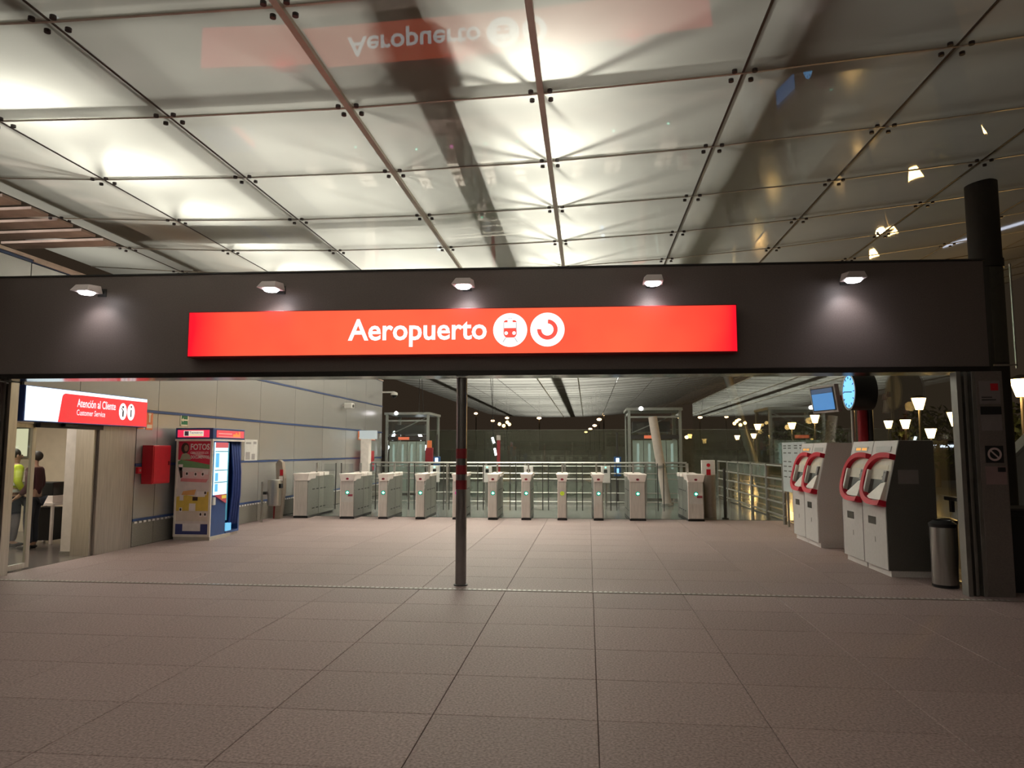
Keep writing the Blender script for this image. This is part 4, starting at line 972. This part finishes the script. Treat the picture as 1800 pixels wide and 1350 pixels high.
def skin(name, pts, edges, m, parent, sub=2, root=0):
    me = bpy.data.meshes.new(name); me.from_pydata([p[:3] for p in pts], edges, []); me.materials.append(m)
    o = bpy.data.objects.new(name, me); COL.objects.link(o); o.parent = parent
    o.modifiers.new('skin', 'SKIN'); o.modifiers['skin'].use_smooth_shade = True
    for i, p in enumerate(pts):
        sv = me.skin_vertices[0].data[i]; r = p[3]; sv.radius = r if isinstance(r, tuple) else (r, r); sv.use_root = (i == root)
    ss = o.modifiers.new('sub', 'SUBSURF'); ss.levels = sub; ss.render_levels = sub
    return o
def person(label, loc, rz, jacket, trousers, hairc, vest=False, h=1.60, bend=0.0):
    t = thing('person', label, 'person', loc, rz); k = h/1.72
    SKN = mat('skin_tone', (.42,.25,.18), .55); 
    P = []; E = []
    def a(x, y, z, r, par=None):
        P.append((x*k, y*k, z*k, tuple(q*k for q in r) if isinstance(r, tuple) else r*k)); 
        if par is not None: E.append((par, len(P)-1))
        return len(P)-1
    pel = a(0,0,.94,(.15,.11)); sp1 = a(0,.01,1.12,(.135,.10),pel); ch = a(0,0,1.32,(.16,.115),sp1); nk = a(0,.0,1.47,.058,ch); hb = a(0,-.015,1.545,.062,nk); hm = a(0,-.012,1.62,(.078,.092),hb); ht = a(0,0,1.69,.058,hm)
    for s in (-1,1):
        sh = a(s*.17,0,1.405,.070,ch); el = a(s*.235,.03,1.13,.048,sh); wr = a(s*.20,-.14,.95,.032,el); pa = a(s*.195,-.20,.91,(.036,.018),wr)
        for q, (dx, ln) in enumerate(((-.027,.070),(-.009,.080),(.009,.076),(.027,.062))):
            f1 = a(s*.195+dx,-.235,.885,.0085,pa); a(s*.195+dx,-.235-ln*.4,.885-ln*.6,.0075,f1)
        th = a(s*.16,-.20,.90,.010,pa); a(s*.145,-.235,.88,.0085,th)
        hp_ = a(s*.09,0,.88,.092,pel); kn = a(s*.10,-.02,.49,.062,hp_); an = a(s*.10,.02,.09,.042,kn); a(s*.115,-.13,.035,.034,an)
    skin('body', P, E, SKN, t)
    def sub_(name, keep, grow, m):
        pass
    J = [(0,0,.90,(.165,.125)),(0,.01,1.12,(.155,.12)),(0,0,1.32,(.178,.135)),(0,0,1.44,.085)]; JE = [(0,1),(1,2),(2,3)]
    for s in (-1,1):
        b = len(J); J += [(s*.175,0,1.40,.086),(s*.24,.03,1.13,.064),(s*.205,-.12,.965,.050)]; JE += [(2,b),(b,b+1),(b+1,b+2)]
    skin('jacket', [(x*k,y*k,z*k,tuple(q*k for q in r) if isinstance(r,tuple) else r*k) for x,y,z,r in J], JE, jacket, t)
    T = [(0,0,.95,(.16,.12))]; TE = []
    for s in (-1,1):
        b = len(T); T += [(s*.09,0,.86,.105),(s*.10,-.02,.49,.080),(s*.10,.02,.10,.066)]; TE += [(0,b),(b,b+1),(b+1,b+2)]
    skin('trousers', [(x*k,y*k,z*k,tuple(q*k for q in r) if isinstance(r,tuple) else r*k) for x,y,z,r in T], TE, trousers, t)
    for s in (-1,1): build('shoe', MB().ball((s*.11*k,-.06*k,.045*k), .075*k, 12, .65, 1.7, .6), M_black, t, smooth=True)
    build('hair', MB().ball((0,.022*k,1.655*k), .098*k, 16, .93, 1.0, .95), hairc, t, smooth=True)
    build('nose', MB().ball((0,-.105*k,1.60*k), .018*k, 8, .7, 1, 1.3), SKN, t, smooth=True)
    for s in (-1,1):
        build('eye', MB().ball((s*.032*k,-.088*k,1.625*k), .012*k, 8), M_black, t, smooth=True); build('ear', MB().ball((s*.083*k,.0,1.61*k), .026*k, 8, .4, .8, 1.2), SKN, t, smooth=True)
    build('mouth', MB().ball((0,-.090*k,1.565*k), .022*k, 8, 1.1, .5, .3), mat('lip', (.35,.13,.11), .5), t, smooth=True)
    if vest:
        for z in (1.12, 1.0):
            mb = MB(); n = 24
            for zz in (z-.028, z+.028):
                for i in range(n): mb.v.append(((.200*math.cos(2*PI*i/n))*k, (.155*math.sin(2*PI*i/n)+.006)*k, zz*k))
            for i in range(n): mb.f.append((i,(i+1)%n,n+(i+1)%n,n+i)); mb.m.append(0)
            o = build('reflective_band', mb, mat('band_grey', (.50,.55,.52), .3, .4), t, smooth=True)
    return t
HV = mat('hi_vis_yellow', (.50,.60,.03), .6, emit=None); NV_ = mat('navy_cloth', (.03,.035,.05), .8); MR = mat('maroon_cloth', (.07,.02,.025), .8); DH = mat('dark_hair', (.02,.014,.01), .6)
person('person in a yellow high visibility jacket seen from behind through the glass door', (-9.60, 11.12, 0), math.radians(150), HV, NV_, DH, True, 1.62)
person('person in dark maroon clothes facing the other inside the office', (-9.08, 10.93, 0), math.radians(-75), MR, NV_, DH, False, 1.58)
